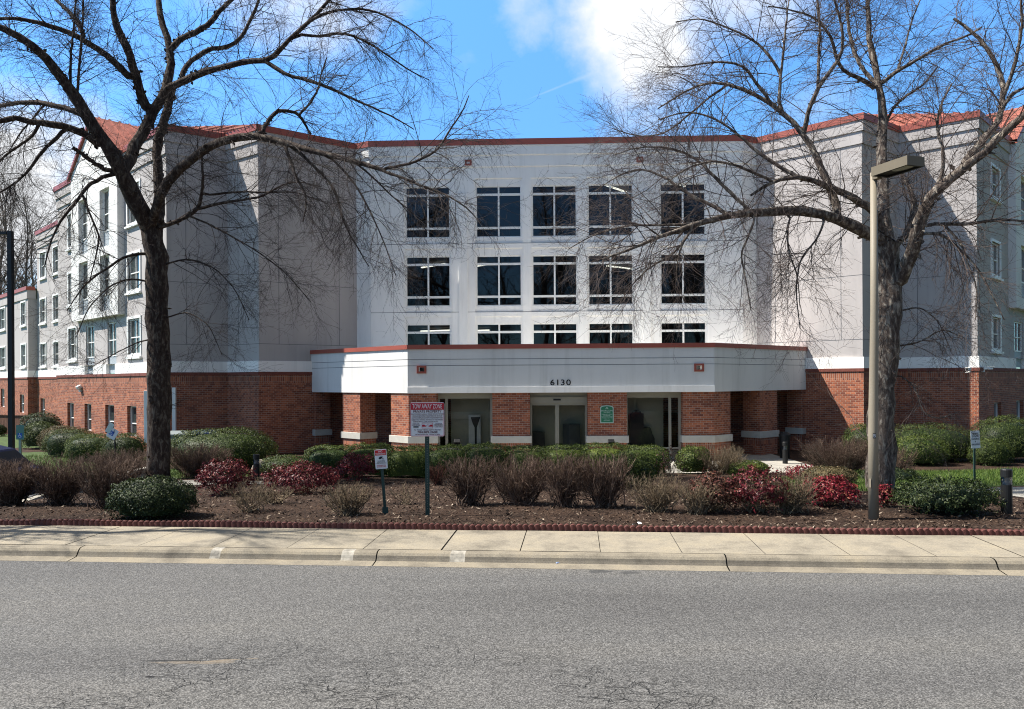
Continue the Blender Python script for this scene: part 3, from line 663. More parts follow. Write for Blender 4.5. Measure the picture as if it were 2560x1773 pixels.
a, b = onF(1325) + 0.01, onF(1470) - 0.01; ctr = onF(1393.5); mb = MB(); zt0, zt1 = zF(1008), zF(993)
bar(mb, a, b, zt1, ztp, GO, 0.07); bar(mb, a, b, zt0, zt1, GO + 0.03, 0.14)
hdr = mb.build('door_header', ALU, bld)
MB().box(gf(ctr, (zt0 + zt1) / 2 + 0.01, GO + 0.105), (0.28, 0.03, 0.06), AX).build('door_sensor', BLACK, hdr)
for (s0, s1) in ((a, ctr - 0.004), (ctr + 0.004, b)):
    mb = MB(); w = 0.065
    bar(mb, s0, s0 + w, zfl, zt0, GO, 0.05); bar(mb, s1 - w, s1, zfl, zt0, GO, 0.05); bar(mb, s0 + w, s1 - w, zt0 - 0.09, zt0, GO, 0.05); bar(mb, s0 + w, s1 - w, zfl, zfl + 0.2, GO, 0.05)
    f = mb.build('door', ALU, bld); gpane(f, s0 + w, s1 - w, zfl + 0.2, zt0 - 0.09)
# side glazing of the lobby and the back wall of the porch
lob = MB()
for (P, sgn) in ((cA + tF * 0.35 + nF * GO, 1), (cA2 - tF * 0.35 + nF * GO, -1)):
    q_ = P - nF * 5.2
    lob.poly([(P.x, P.y, zfl), (q_.x, q_.y, zfl), (q_.x, q_.y, ztp), (P.x, P.y, ztp)])
lob.build('lobby_side_glass', PANE, bld)
sf = MB()
for (P, sgn) in ((cA + tF * 0.3 + nF * GO, 1), (cA2 - tF * 0.3 + nF * GO, -1)):
    for d in (1.2, 2.4, 3.8): p = P - nF * d; sf.box((p.x, p.y, (zfl + ztp) / 2), (0.09, 0.09, ztp - zfl), AX)
sf.build('lobby_mullion', ALU, bld)
pn = MB(); pn.poly([gf(onF(1118), zfl, GO - 0.75), gf(onF(1672), zfl, GO - 0.75), gf(onF(1672), ztp, GO - 0.75), gf(onF(1118), ztp, GO - 0.75)]); pn.build('lobby_wall', PALE, bld)
for P, t_, n_, L_ in ((PT['E'], T3, outn(T3), (PT['E2'] - PT['E']).length),):
    pw = MB(); A = P + n_ * 0.04; B = P + t_ * L_ + n_ * 0.04
    slab(pw, P, PT['E2'], A, B, GZ0, Z_C0 + 0.03, 0.04, ledges=False); pw.build('brick_wall', BRICK, bld)

# things standing inside the lobby window
def cut(name, pts, z0s, depth, o, label, cat, mat=BLACK):
    """upright display piece: outline in (s, z) given thickness"""
    mb = MB(); k = len(pts)
    fr_, bk_ = [gf(s, z, o) for s, z in pts], [gf(s, z, o - depth) for s, z in pts]
    mb.poly(fr_); mb.poly(list(reversed(bk_)))
    for j in range(k): mb.poly([fr_[j], bk_[j], bk_[(j + 1) % k], fr_[(j + 1) % k]])
    return tag(mb.build(name, mat, None, gf(sum(p[0] for p in pts) / k, z0s, o)), label, cat)
def S(px): return onF(px)
GF = zfl + 0.01
cut('tower_cutout', [(S(1582), GF), (S(1617), GF), (S(1617), zF(1036)), (S(1612), zF(1036)), (S(1610), zF(1031)), (S(1604), zF(1028)), (S(1595), zF(1028)), (S(1589), zF(1032)), (S(1587), zF(1037)), (S(1582), zF(1037))], GF, 0.12, GO - 0.35, 'tall black tower shaped display standing behind the right lobby window', 'display')
cut('tower_cutout', [(S(1618), GF), (S(1646), GF), (S(1646), zF(1100)), (S(1640), zF(1088)), (S(1637), zF(1075)), (S(1633), zF(1071)), (S(1618), zF(1071))], GF, 0.12, GO - 0.45, 'stepped low black display right of the tall tower display', 'display')
cut('cabinet', [(S(1328), GF), (S(1362), GF), (S(1362), zF(1082)), (S(1328), zF(1080))], GF, 0.25, GO - 0.3, 'low dark cabinet behind the left sliding door', 'cabinet')
mb = MB(); mb.box(gf(S(1431), (GF + zF(1062)) / 2, GO - 0.42), (0.55, 0.4, zF(1062) - GF), (Vector((0.8, 0.6, 0)), Vector((-0.6, 0.8, 0)), Vector((0, 0, 1))))
tag(mb.build('cabinet', M('cabinet_grey', (0.09, 0.1, 0.11), 0.6), None, gf(S(1431), GF, GO - 0.42), bevel=0.01), 'tall dark grey cabinet behind the right sliding door', 'cabinet')
mb = MB(); fr_ = gf(S(1183), 0, GO - 0.4)
mb.box(gf(S(1181), (GF + zF(1038)) / 2, GO - 0.5), (0.46, 0.1, zF(1038) - GF), AX)
ds = tag(mb.build('display_stand', M('display_pale', (0.5, 0.5, 0.48), 0.7), None, gf(S(1181), GF, GO - 0.5)), 'pale upright panel with dark funnel shape in the left lobby window', 'display')
fz = MB(); fz.poly([gf(S(1171), zF(1044), GO - 0.44), gf(S(1176), zF(1060), GO - 0.44), gf(S(1181), zF(1070), GO - 0.44), gf(S(1182), GF, GO - 0.44), gf(S(1186), GF, GO - 0.44), gf(S(1187), zF(1070), GO - 0.44), gf(S(1196), zF(1044), GO - 0.44)])
fz.build('funnel_shape', BLACK, ds)

# ---- drains, wall lamp, cameras
def box_at(name, px, y0, y1, Y, w, mat, par, d=0.1):
    a, b = at(px, y0, Y), at(px, y1, Y); MB().box(((a.x + b.x) / 2, Y, (a.z + b.z) / 2), (w, d, abs(a.z - b.z))).build(name, mat, par, bevel=0.01)
box_at('downpipe', 365.5, 977, 1108, 31.95, 0.15, FRAMEW, bld); box_at('downpipe', 435, 969, 1085, 31.9, 0.16, FRAMEW, bld)
w_ = onwall(PT['K'], PT['Fc'], 206, 968); tK = (PT['Fc'] - PT['K']).normalized(); nK = outn(tK); p = PT['K'] + tK * w_[0] + nK * 0.16
mb = MB(); mb.box((p.x, p.y, w_[1]), (0.3, 0.22, 0.16), (Vector((*tK, 0)), Vector((nK.x, nK.y, -0.6)).normalized(), Vector((nK.x * .6, nK.y * .6, 1)).normalized()))
mb.box((p.x - nK.x * .06, p.y - nK.y * .06, w_[1] - 0.16), (0.12, 0.12, 0.2), (Vector((*tK, 0)), Vector((*nK, 0)), Vector((0, 0, 1))))
tag(mb.build('wall_lamp', FRAMEW, None, (p.x, p.y, w_[1]), bevel=0.015), 'small white floodlight on the sunlit left brick wall', 'lamp')
def secam(px, py, Y, d, label):
    c = at(px, py, Y); d = Vector(d).normalized(); r = d.cross(Vector((0, 0, 1))).normalized(); u = r.cross(d)
    e = empty('security_camera', c, label, 'camera', 'security cameras on the right brick corner')
    mb = MB(); mb.box(c + d * 0.12, (0.34, 0.11, 0.10), (d, r, u)); mb.build('housing', FRAMEW, e, bevel=0.015)
    mb = MB(); mb.box(c + d * 0.13 + u * 0.062, (0.42, 0.14, 0.012), (d, r, u)); mb.build('sun_shield', FRAMEW, e)
    mb = MB(); mb.tube([c + d * 0.289, c + d * 0.305], 0.04, 12); mb.build('lens', BLACK, e)
    mb = MB(); mb.tube([c - u * 0.02, c - u * 0.13 - d * 0.03, c - u * 0.15 + Vector((0, 0.25, 0))], 0.025, 8); mb.build('bracket', FRAMEW, e)
secam(2424, 922, 30.45, (-0.75, -0.65, -0.1), 'white security camera facing left on the right brick corner')
secam(2462, 921, 30.75, (0.95, -0.2, 0.0), 'white security camera pointing right on the right brick corner')

# ------------------------------------------------------------------ lettering helper
def text_obj(items, mat, origin, X, U, name, parent, bold=0.012):
    """items: (text, x, y, size, xscale) in the plate's own metres"""
    bm = bmesh.new(); Z = X.cross(U)
    for (s, x, y, size, xs) in items:
        cu = bpy.data.curves.new('t', 'FONT'); cu.body = s; cu.size = size; cu.align_x = 'CENTER'; cu.align_y = 'CENTER'; cu.extrude = 0.0006; cu.resolution_u = 3; cu.offset = size * bold
        ob = bpy.data.objects.new('t', cu); COL.objects.link(ob); bpy.context.view_layer.update()
        me = bpy.data.meshes.new_from_object(ob.evaluated_get(bpy.context.evaluated_depsgraph_get()))
        k_ = xs if not isinstance(xs, tuple) else xs[0] / max(1e-6, max(v.co.x for v in me.vertices) - min(v.co.x for v in me.vertices))
        for v in me.vertices:
            p = origin + X * (x + v.co.x * k_) + U * (y + v.co.y) + Z * v.co.z; v.co = p
        bm.from_mesh(me); bpy.data.objects.remove(ob); bpy.data.meshes.remove(me); bpy.data.curves.remove(cu)
    me = bpy.data.meshes.new(name); org = parent_world(parent)
    for v in bm.verts: v.co -= org
    bm.to_mesh(me); bm.free(); me.materials.append(mat)
    o = bpy.data.objects.new(name, me); COL.objects.link(o); o.parent = parent; return o
SIGNW = M('sign_white', (0.66, 0.68, 0.70), 0.45, 0.04); SIGNR = M('sign_red', (0.42, 0.016, 0.03), 0.45, 0.05); INKR = M('sign_ink', (0.10, 0.02, 0.035), 0.6, 0.02); INKB = M('sign_black_ink', (0.02, 0.02, 0.03), 0.6, 0.02)
SIGNRD = M('sign_bright_red', (0.50, 0.02, 0.025), 0.45, 0.05); SIGNB = M('sign_blue', (0.02, 0.09, 0.42), 0.45, 0.05); SIGNG = M('sign_green', (0.025, 0.16, 0.085), 0.45, 0.08); SIGNLG = M('sign_light_green', (0.40, 0.52, 0.46), 0.5, 0.05)
def plate(par, name, c, X, U, w, h, th, mat, r=0.02):
    Z = X.cross(U); pts = []
    for (sx_, sy_, a0) in ((1, -1, -90), (1, 1, 0), (-1, 1, 90), (-1, -1, 180)):
        for k in range(5):
            a = math.radians(a0 + k * 22.5); pts.append((sx_ * (w / 2 - r) + r * math.cos(a), sy_ * (h / 2 - r) + r * math.sin(a)))
    mb = MB(); fr_ = [c + X * x + U * y + Z * th for x, y in pts]; bk_ = [c + X * x + U * y for x, y in pts]
    mb.poly(fr_); mb.poly(list(reversed(bk_)))
    for j in range(len(pts)): mb.poly([bk_[j], bk_[(j + 1) % len(pts)], fr_[(j + 1) % len(pts)], fr_[j]])
    return mb.build(name, mat, par)
UP = Vector((0, 0, 1)); XR = Vector((1, 0, 0))
# house number on the canopy
s_, z_ = onwall(cA, cA2, 1401, 957); p = cA + tF * s_ + nF * 0.03
hn = empty('house_number', (p.x, p.y, z_), 'dark house number 6130 on the white entrance canopy', 'house number')
text_obj([('6', -0.30, 0, 0.30, 1.2), ('1', -0.10, 0, 0.30, 1.2), ('3', 0.09, 0, 0.30, 1.2), ('0', 0.30, 0, 0.30, 1.25)], DARKM, Vector((p.x, p.y, z_)), Vector((*tF, 0)), UP, 'digits', hn)
# green plaque on the pier
s_, z_ = onwall(cA, cA2, 1517.5, 1036); p = cA + tF * s_ + nF * (RC + 0.004); c = Vector((p.x, p.y, z_)); X = Vector((*tF, 0)); Z = Vector((*nF, 0))
gp = empty('plaque', c, 'green arched plaque with white lettering on the brick pier', 'plaque')
def arch(w, h, rise, o):
    pts = [(-w / 2, -h / 2), (w / 2, -h / 2)] + [(w / 2 * math.cos(math.pi * k / 10), h / 2 - rise + rise * math.sin(math.pi * k / 10)) for k in range(11)]
    return [c + X * x + UP * y + Z * o for x, y in pts]
mb = MB(); a0, a1 = arch(0.49, 0.66, 0.075, 0), arch(0.49, 0.66, 0.075, 0.02); mb.poly(a1)
for j in range(len(a0)): mb.poly([a0[j], a0[(j + 1) % len(a0)], a1[(j + 1) % len(a1)], a1[j]])
mb.build('plate', SIGNLG, gp)
mb = MB(); mb.poly(arch(0.43, 0.60, 0.07, 0.023)); mb.build('panel', SIGNG, gp)
text_obj([('HORIZON', 0, 0.13, 0.082, 1.1), ('APARTMENTS', 0, 0.065, 0.04, 1), ('COMMUNITY LIVING', 0, 0.0, 0.042, 1), ('FOR SENIORS', 0, -0.045, 0.042, 1), ('NO SOLICITING ON THESE', 0, -0.09, 0.034, 1), ('GROUNDS AT ANY TIME', 0, -0.135, 0.036, 1), ('THANK YOU', 0, -0.18, 0.036, 1), ('MANAGEMENT', 0, -0.235, 0.036, 1), ('^', 0, 0.2, 0.16, 1.6)], SIGNLG, c + Z * 0.026, X, UP, 'lettering', gp)

# ------------------------------------------------------------------ ground
RA = Vector((0.9965, -0.0837, 0)); RB = Vector((0.0837, 0.9965, 0)); RO = Vector((0, 10.33, 0))
def rp(a, b, z): p = RO + RA * a + RB * b; return Vector((p.x, p.y, z))
def asphalt():
    m, nt, b = newmat('asphalt'); b.inputs['Roughness'].default_value = 0.88; b.inputs['Specular IOR Level'].default_value = 0.25
    co = N(nt, 'ShaderNodeTexCoord'); L_ = nt.links
    n1 = N(nt, 'ShaderNodeTexNoise', inp={'Scale': 75.0, 'Detail': 3.0, 'Roughness': 0.7}); n2 = N(nt, 'ShaderNodeTexNoise', inp={'Scale': 0.5, 'Detail': 6.0}); vo = N(nt, 'ShaderNodeTexVoronoi', inp={'Scale': 90.0})
    for x in (n1, n2, vo): L_.new(co.outputs['Object'], x.inputs['Vector'])
    c = ramp(nt, n1.outputs['Fac'], [(0.32, (0.022, 0.0215, 0.021)), (0.5, (0.097, 0.0945, 0.091)), (0.68, (0.26, 0.252, 0.242))])
    mpw = N(nt, 'ShaderNodeMapping', inp={'Scale': (0.22, 1.3, 1), 'Rotation': (0, 0, 0.083)}); L_.new(co.outputs['Object'], mpw.inputs[0]); L_.new(mpw.outputs[0], n2.inputs['Vector'])
    c2 = ramp(nt, n2.outputs['Fac'], [(0.3, (0.78, 0.78, 0.79)), (0.5, (1, 1, 1)), (0.7, (1.14, 1.12, 1.08))])
    mx = N(nt, 'ShaderNodeMix', data_type='RGBA', blend_type='MULTIPLY'); mx.inputs['Factor'].default_value = 1; L_.new(c, mx.inputs['A']); L_.new(c2, mx.inputs['B'])
    # alligator cracks, strongest in the worn patch close to the middle of the lane
    wn_ = N(nt, 'ShaderNodeTexNoise', inp={'Scale': 2.2, 'Detail': 6.0}); L_.new(co.outputs['Object'], wn_.inputs['Vector'])
    ad = N(nt, 'ShaderNodeVectorMath', operation='MULTIPLY_ADD'); L_.new(wn_.outputs['Color'], ad.inputs[0]); ad.inputs[1].default_value = (0.55, 0.55, 0); L_.new(co.outputs['Object'], ad.inputs[2])
    mp = N(nt, 'ShaderNodeMapping', inp={'Scale': (1.0, 2.0, 1), 'Rotation': (0, 0, -0.3)}); L_.new(ad.outputs[0], mp.inputs[0])
    v1 = N(nt, 'ShaderNodeTexVoronoi', feature='DISTANCE_TO_EDGE', inp={'Scale': 3.0}); L_.new(mp.outputs[0], v1.inputs['Vector'])
    lt = N(nt, 'ShaderNodeMapRange', inp={'From Min': 0.004, 'From Max': 0.026, 'To Min': 0.85, 'To Max': 0.0}); L_.new(v1.outputs['Distance'], lt.inputs[0])
    sx_ = N(nt, 'ShaderNodeSeparateXYZ'); L_.new(co.outputs['Object'], sx_.inputs[0])
    def mth(op, a, b_=None, c_=None):
        n_ = N(nt, 'ShaderNodeMath', operation=op)
        for k_, s in enumerate((a, b_, c_)):
            if s is None: continue
            if isinstance(s, (int, float)): n_.inputs[k_].default_value = s
            else: L_.new(s, n_.inputs[k_])
        return n_.outputs[0]
    ym = N(nt, 'ShaderNodeMapRange', inp={'From Min': 6.8, 'From Max': 8.2, 'To Min': 1.0, 'To Max': 0.0}); L_.new(mth('ADD', sx_.outputs['Y'], mth('MULTIPLY', mth('ABSOLUTE', mth('ADD', sx_.outputs['X'], 1.3)), 0.36)), ym.inputs[0])
    v2 = N(nt, 'ShaderNodeTexVoronoi', feature='DISTANCE_TO_EDGE', inp={'Scale': 7.5}); L_.new(mp.outputs[0], v2.inputs['Vector'])
    lt2 = N(nt, 'ShaderNodeMapRange', inp={'From Min': 0.005, 'From Max': 0.03, 'To Min': 0.8, 'To Max': 0.0}); L_.new(v2.outputs['Distance'], lt2.inputs[0])
    n4 = N(nt, 'ShaderNodeTexNoise', inp={'Scale': 7.0, 'Detail': 4.0}); L_.new(co.outputs['Object'], n4.inputs['Vector'])
    brk = N(nt, 'ShaderNodeMapRange', inp={'From Min': 0.38, 'From Max': 0.52, 'To Min': 0.0, 'To Max': 1.0}); L_.new(n4.outputs['Fac'], brk.inputs[0])
    n3 = N(nt, 'ShaderNodeTexNoise', inp={'Scale': 0.9, 'Detail': 3.0}); L_.new(co.outputs['Object'], n3.inputs['Vector'])
    cm = N(nt, 'ShaderNodeMapRange', inp={'From Min': 0.36, 'From Max': 0.58, 'To Min': 0.0, 'To Max': 1.0}); L_.new(n3.outputs['Fac'], cm.inputs[0])
    crack = mth('MULTIPLY', mth('MULTIPLY', mth('MULTIPLY', mth('MAXIMUM', lt.outputs[0], lt2.outputs[0]), brk.outputs[0]), ym.outputs[0]), cm.outputs[0])
    mx2 = N(nt, 'ShaderNodeMix', data_type='RGBA'); L_.new(crack, mx2.inputs['Factor']); L_.new(mx.outputs['Result'], mx2.inputs['A']); mx2.inputs['B'].default_value = (0.022, 0.021, 0.02, 1)
    # dark oil stains near the kerb
    cur = mx2.outputs['Result']
    for (px, py, rx_, ry_, colr, amt) in ((1500, 1429, 0.20, 0.10, (0.05, 0.05, 0.05), 0.75), (1570, 1432, 0.17, 0.08, (0.05, 0.05, 0.05), 0.7), (1475, 1452, 0.55, 0.12, (0.09, 0.09, 0.09), 0.3), (490, 1656, 0.40, 0.04, (0.19, 0.155, 0.115), 0.55), (575, 1650, 0.25, 0.022, (0.23, 0.18, 0.125), 0.55), (430, 1652, 0.36, 0.016, (0.02, 0.02, 0.02), 0.8), (378, 1692, 0.07, 0.03, (0.012, 0.012, 0.012), 0.9), (560, 1646, 0.30, 0.010, (0.02, 0.02, 0.02), 0.7)):
        a_, b2 = ray(px, py); Y_ = (CZ + 0.1) / -b2; X_ = a_ * Y_
        wob = mth('ADD', mth('MULTIPLY', mth('SUBTRACT', wn_.outputs['Fac'], 0.5), 1.8), mth('MULTIPLY', mth('SUBTRACT', n4.outputs['Fac'], 0.5), 3.2))
        dx_ = mth('DIVIDE', mth('SUBTRACT', sx_.outputs['X'], X_), rx_); dy_ = mth('DIVIDE', mth('SUBTRACT', mth('SUBTRACT', sx_.outputs['Y'], Y_), mth('MULTIPLY', mth('SUBTRACT', sx_.outputs['X'], X_), 0.16 if colr[0] > 0.2 else 0.0)), ry_)
        dd = mth('ADD', mth('ADD', mth('MULTIPLY', dx_, dx_), mth('MULTIPLY', dy_, dy_)), wob)
        k_ = N(nt, 'ShaderNodeMapRange', inp={'From Min': 0.6, 'From Max': 1.1, 'To Min': amt, 'To Max': 0.0}); L_.new(dd, k_.inputs[0])
        mm = N(nt, 'ShaderNodeMix', data_type='RGBA'); L_.new(k_.outputs[0], mm.inputs['Factor']); L_.new(cur, mm.inputs['A']); mm.inputs['B'].default_value = rgb(colr); cur = mm.outputs['Result']
    L_.new(cur, b.inputs['Base Color'])
    hgt = mth('SUBTRACT', mth('MULTIPLY', n1.outputs['Fac'], 0.5), mth('MULTIPLY', crack, 1.6))
    bp = N(nt, 'ShaderNodeBump', inp={'Strength': 0.85, 'Distance': 0.012}); L_.new(hgt, bp.inputs['Height']); L_.new(bp.outputs[0], b.inputs['Normal']); return m
def concrete(name, col, joint=None):
    m, nt, b = newmat(name); b.inputs['Roughness'].default_value = 0.9; b.inputs['Specular IOR Level'].default_value = 0.2; L_ = nt.links
    co = N(nt, 'ShaderNodeTexCoord'); n1 = N(nt, 'ShaderNodeTexNoise', inp={'Scale': 55.0, 'Detail': 5.0, 'Roughness': 0.75}); n2 = N(nt, 'ShaderNodeTexNoise', inp={'Scale': 1.6, 'Detail': 9.0, 'Roughness': 0.7})
    for x in (n1, n2): L_.new(co.outputs['Object'], x.inputs['Vector'])
    c = ramp(nt, n1.outputs['Fac'], [(0.3, tuple(x * 0.62 for x in col)), (0.55, col), (0.75, tuple(x * 1.2 for x in col))])
    c2 = ramp(nt, n2.outputs['Fac'], [(0.3, (0.55, 0.55, 0.56)), (0.5, (0.95, 0.95, 0.95)), (0.7, (1.15, 1.12, 1.05))])
    mx = N(nt, 'ShaderNodeMix', data_type='RGBA', blend_type='MULTIPLY'); mx.inputs['Factor'].default_value = 1; L_.new(c, mx.inputs['A']); L_.new(c2, mx.inputs['B'])
    L_.new(mx.outputs['Result'], b.inputs['Base Color'])
    bp = N(nt, 'ShaderNodeBump', inp={'Strength': 0.35, 'Distance': 0.01}); L_.new(n1.outputs['Fac'], bp.inputs['Height']); L_.new(bp.outputs[0], b.inputs['Normal']); return m
ASPH = asphalt(); CONC = concrete('sidewalk_concrete', (0.31, 0.272, 0.21)); CURB = concrete('kerb_concrete', (0.27, 0.235, 0.18)); CURBD = concrete('kerb_dirty_face', (0.17, 0.15, 0.12)); CURBW = M('kerb_white_patch', (0.31, 0.285, 0.24), 0.9, 0.55, 9); CRACK = M('joint_dark', (0.05, 0.045, 0.04), 1.0)
PATHC = concrete('path_concrete', (0.40, 0.375, 0.33)); ASPH2 = M('driveway_asphalt', (0.06, 0.06, 0.062), 0.9, 0.2, 20, 0.3, 80)
def mulchmat(name):
    m, nt, b = newmat(name); b.inputs['Roughness'].default_value = 0.95; b.inputs['Specular IOR Level'].default_value = 0.15; L_ = nt.links
    co = N(nt, 'ShaderNodeTexCoord'); n1 = N(nt, 'ShaderNodeTexNoise', inp={'Scale': 26.0, 'Detail': 6.0, 'Roughness': 0.8}); n2 = N(nt, 'ShaderNodeTexNoise', inp={'Scale': 1.2, 'Detail': 5.0}); vo = N(nt, 'ShaderNodeTexVoronoi', inp={'Scale': 28.0})
    for x in (n1, n2, vo): L_.new(co.outputs['Object'], x.inputs['Vector'])
    c = ramp(nt, n1.outputs['Fac'], [(0.34, (0.009, 0.006, 0.005)), (0.5, (0.042, 0.026, 0.019)), (0.62, (0.105, 0.070, 0.050)), (0.76, (0.24, 0.18, 0.135))])
    c2 = ramp(nt, n2.outputs['Fac'], [(0.3, (0.6, 0.58, 0.57)), (0.7, (1.45, 1.38, 1.28))])
    mx = N(nt, 'ShaderNodeMix', data_type='RGBA', blend_type='MULTIPLY'); mx.inputs['Factor'].default_value = 1; L_.new(c, mx.inputs['A']); L_.new(c2, mx.inputs['B']); L_.new(mx.outputs['Result'], b.inputs['Base Color'])
    bp = N(nt, 'ShaderNodeBump', inp={'Strength': 0.9, 'Distance': 0.04}); L_.new(n1.outputs['Fac'], bp.inputs['Height']); L_.new(bp.outputs[0], b.inputs['Normal']); return m
MULCH = mulchmat('mulch'); LAWN = M('lawn_soil', (0.05, 0.08, 0.018), 0.9, 0.45, 6, 0.6, 60)
# road
rd = MB(); rd.poly([rp(-400, -400, -0.104), rp(400, -400, -0.104), rp(400, -14, -0.104), rp(-400, -14, -0.104)]); o = rd.build('ground', MULCH); tag(o, kind='structure')
rd = MB(); rd.poly([rp(-120, -12, -0.1), rp(120, -12, -0.1), rp(120, 0.02, -0.1), rp(-120, 0.02, -0.1)]); tag(rd.build('road', ASPH), kind='structure')
# kerb with gutter: profile swept along the road
prof = [(-0.02, -0.098), (0.10, -0.085), (0.18, -0.075), (0.205, -0.045), (0.225, -0.01), (0.255, 0.022), (0.295, 0.037), (0.34, 0.040), (0.385, 0.040), (0.385, -0.2)]
def acoord(px, py, z=0.0):
    a_, b_2 = ray(px, py); Y = (z - CZ) / b_2; d = Vector((a_ * Y, Y, 0)) - RO; return d.dot(RA)
kj = sorted([acoord(172, 1385), acoord(944, 1385), acoord(1815, 1398), acoord(2485, 1405), acoord(172, 1385) - 4.6])
patches = [(acoord(p0, 1375), acoord(p1, 1375)) for p0, p1 in ((540, 566), (868, 898), (1136, 1172))]
av = sorted(set([-40, 40] + [round(x * 0.1, 3) for x in range(-110, 100)] + [j - 0.009 for j in kj] + [j + 0.009 for j in kj] + [v for p_ in patches for v in p_]))
kb = MB(); rng = random.Random(3)
jig = {a: rng.uniform(-0.004, 0.004) for a in av}
for a0, a1 in zip(av, av[1:]):
    mid = (a0 + a1) / 2; gap = any(abs(mid - j) < 0.009 for j in kj); pt_ = any(p0 < mid < p1 for p0, p1 in patches)
    for k, ((b0, z0), (b1, z1)) in enumerate(zip(prof, prof[1:])):
        dz = -0.03 if gap else 0
        kb.poly([rp(a0, b0 + jig[a0], z0 + dz), rp(a1, b0 + jig[a1], z0 + dz), rp(a1, b1 + jig[a1], z1 + dz), rp(a0, b1 + jig[a0], z1 + dz)], 2 if gap else (1 if pt_ and 2 <= k <= 7 else (3 if k in (2, 3) else 0)))
tag(kb.build('kerb', [CURB, CURBW, CRACK, CURBD]), kind='structure')
# sidewalk slabs
sj = acoord(1300, 1377, 0.04); SB0, SB1 = 0.392, 1.80
sw = MB(); step = 1.115
sw.poly([rp(-40, SB0, 0.03), rp(40, SB0, 0.03), rp(40, SB1, 0.038), rp(-40, SB1, 0.038)], 1)
for k in range(-14, 14):
    a0 = sj + k * step; w0 = {-1: 0.022, 0: 0.010}.get(k, 0.006)
    dz = rng.uniform(-0.002, 0.002); sk = 0.0
    sw.poly([rp(a0 + w0, SB0 + .008, 0.042 + dz), rp(a0 + step - 0.004, SB0 + .008, 0.042 + dz), rp(a0 + step - 0.004, SB1, 0.05 + dz), rp(a0 + w0, SB1, 0.05 + dz)])
tag(sw.build('sidewalk', [CONC, CRACK]), kind='structure')
# terrain behind it
def sheet(name, x0, x1, y0, y1, dx, dz, mat, inside=None, smooth=True, zf=None):
    nx, ny = max(2, int((x1 - x0) / dx)), max(2, int((y1 - y0) / dx)); mb = MB(); idx = {}
    def vid(i, j):
        if (i, j) not in idx:
            x, y = x0 + (x1 - x0) * i / nx, y0 + (y1 - y0) * j / ny
            idx[(i, j)] = len(mb.v); mb.v.append((x, y, (zf(x, y) if zf else gz(x, y)) + dz))
        return idx[(i, j)]
    for i in range(nx):
        for j in range(ny):
            xc, yc = x0 + (x1 - x0) * (i + .5) / nx, y0 + (y1 - y0) * (j + .5) / ny
            if inside and not inside(xc, yc): continue
            mb.f.append((vid(i, j), vid(i + 1, j), vid(i + 1, j + 1), vid(i, j + 1))); mb.m.append(0)
    return tag(mb.build(name, mat, smooth=smooth, uv=False), kind='structure')
def behind_edge(x, y): return (Vector((x, y, 0)) - RO).dot(RB) > SB1 - 0.06
sheet('mulch_bed', -24, 26, 10.2, 36, 0.25, 0.0, MULCH, behind_edge)
far = MB(); far.poly([(-400, 35.9, -0.615), (400, 35.9, -0.615), (400, 900, -0.615), (-400, 900, -0.615)]); far.poly([(-400, 10, -0.615), (-23.9, 10, -0.615), (-23.9, 35.9, -0.615), (-400, 35.9, -0.615)]); far.poly([(25.9, 8, -0.615), (400, 8, -0.615), (400, 35.9, -0.615), (25.9, 35.9, -0.615)])
tag(far.build('ground', LAWN), kind='structure')
def lawn_r(x, y): return max(6.3, 10.4 if y > 22.6 else 6.3) < x < 25 and 17.6 + 0.12 * (x - 9) < y < 25.2 + 0.4 * math.sin(x * 0.8) and not (x > 11.2 and y < 18.6)
def lawn_l(x, y): return (-16 < x < -8.2 and 23.2 < y < 26.5 + 0.5 * math.sin(x)) or (-23.5 < x < -13.4 and 24.5 < y < 36 + 0.3 * (x + 13) and y < 31 - 0.8 * (x + 14.5))
sheet('lawn', 6, 25, 17, 26, 0.25, 0.006, LAWN, lawn_r); sheet('lawn', -23.5, -8, 22, 36, 0.25, 0.006, LAWN, lawn_l)
sheet('driveway', -24, -10.95, 14.2, 24, 0.3, 0.004, ASPH2, lambda x, y: x < -10.9)
def path_l(x, y): return -12.6 < x < -6.6 and 20.6 < y < 22.1
sheet('path', -12.6, -6.6, 20.6, 22.1, 0.25, 0.012, PATHC, path_l)
sheet('path', 10.25, 26, 13.0, 18.2, 0.25, 0.012, PATHC, lambda x, y: x > 10.3 + 0.35 * max(0, 14.6 - y) and behind_edge(x, y - 0.3))
sheet('plaza', -5.5, 10.4, 24.4, 34.2, 0.3, 0.012, PATHC, None, zf=lambda x, y: -0.61)
dk = MB(); 
for (p0, p1) in (((-10.15, 14.6), (-10.95, 18.6)), ((-10.95, 18.6), (-10.95, 24))):
    a_, b_2 = Vector((*p0, 0)), Vector((*p1, 0)); t_ = (b_2 - a_).normalized(); n_ = Vector((t_.y, -t_.x, 0)) * 0.09
    zt = -0.12
    P = [a_ - n_, a_ + n_, b_2 + n_, b_2 - n_]; dk.prism([(q.x, q.y) for q in P], -0.6, zt)
tag(dk.build('driveway_kerb', PATHC), kind='structure')

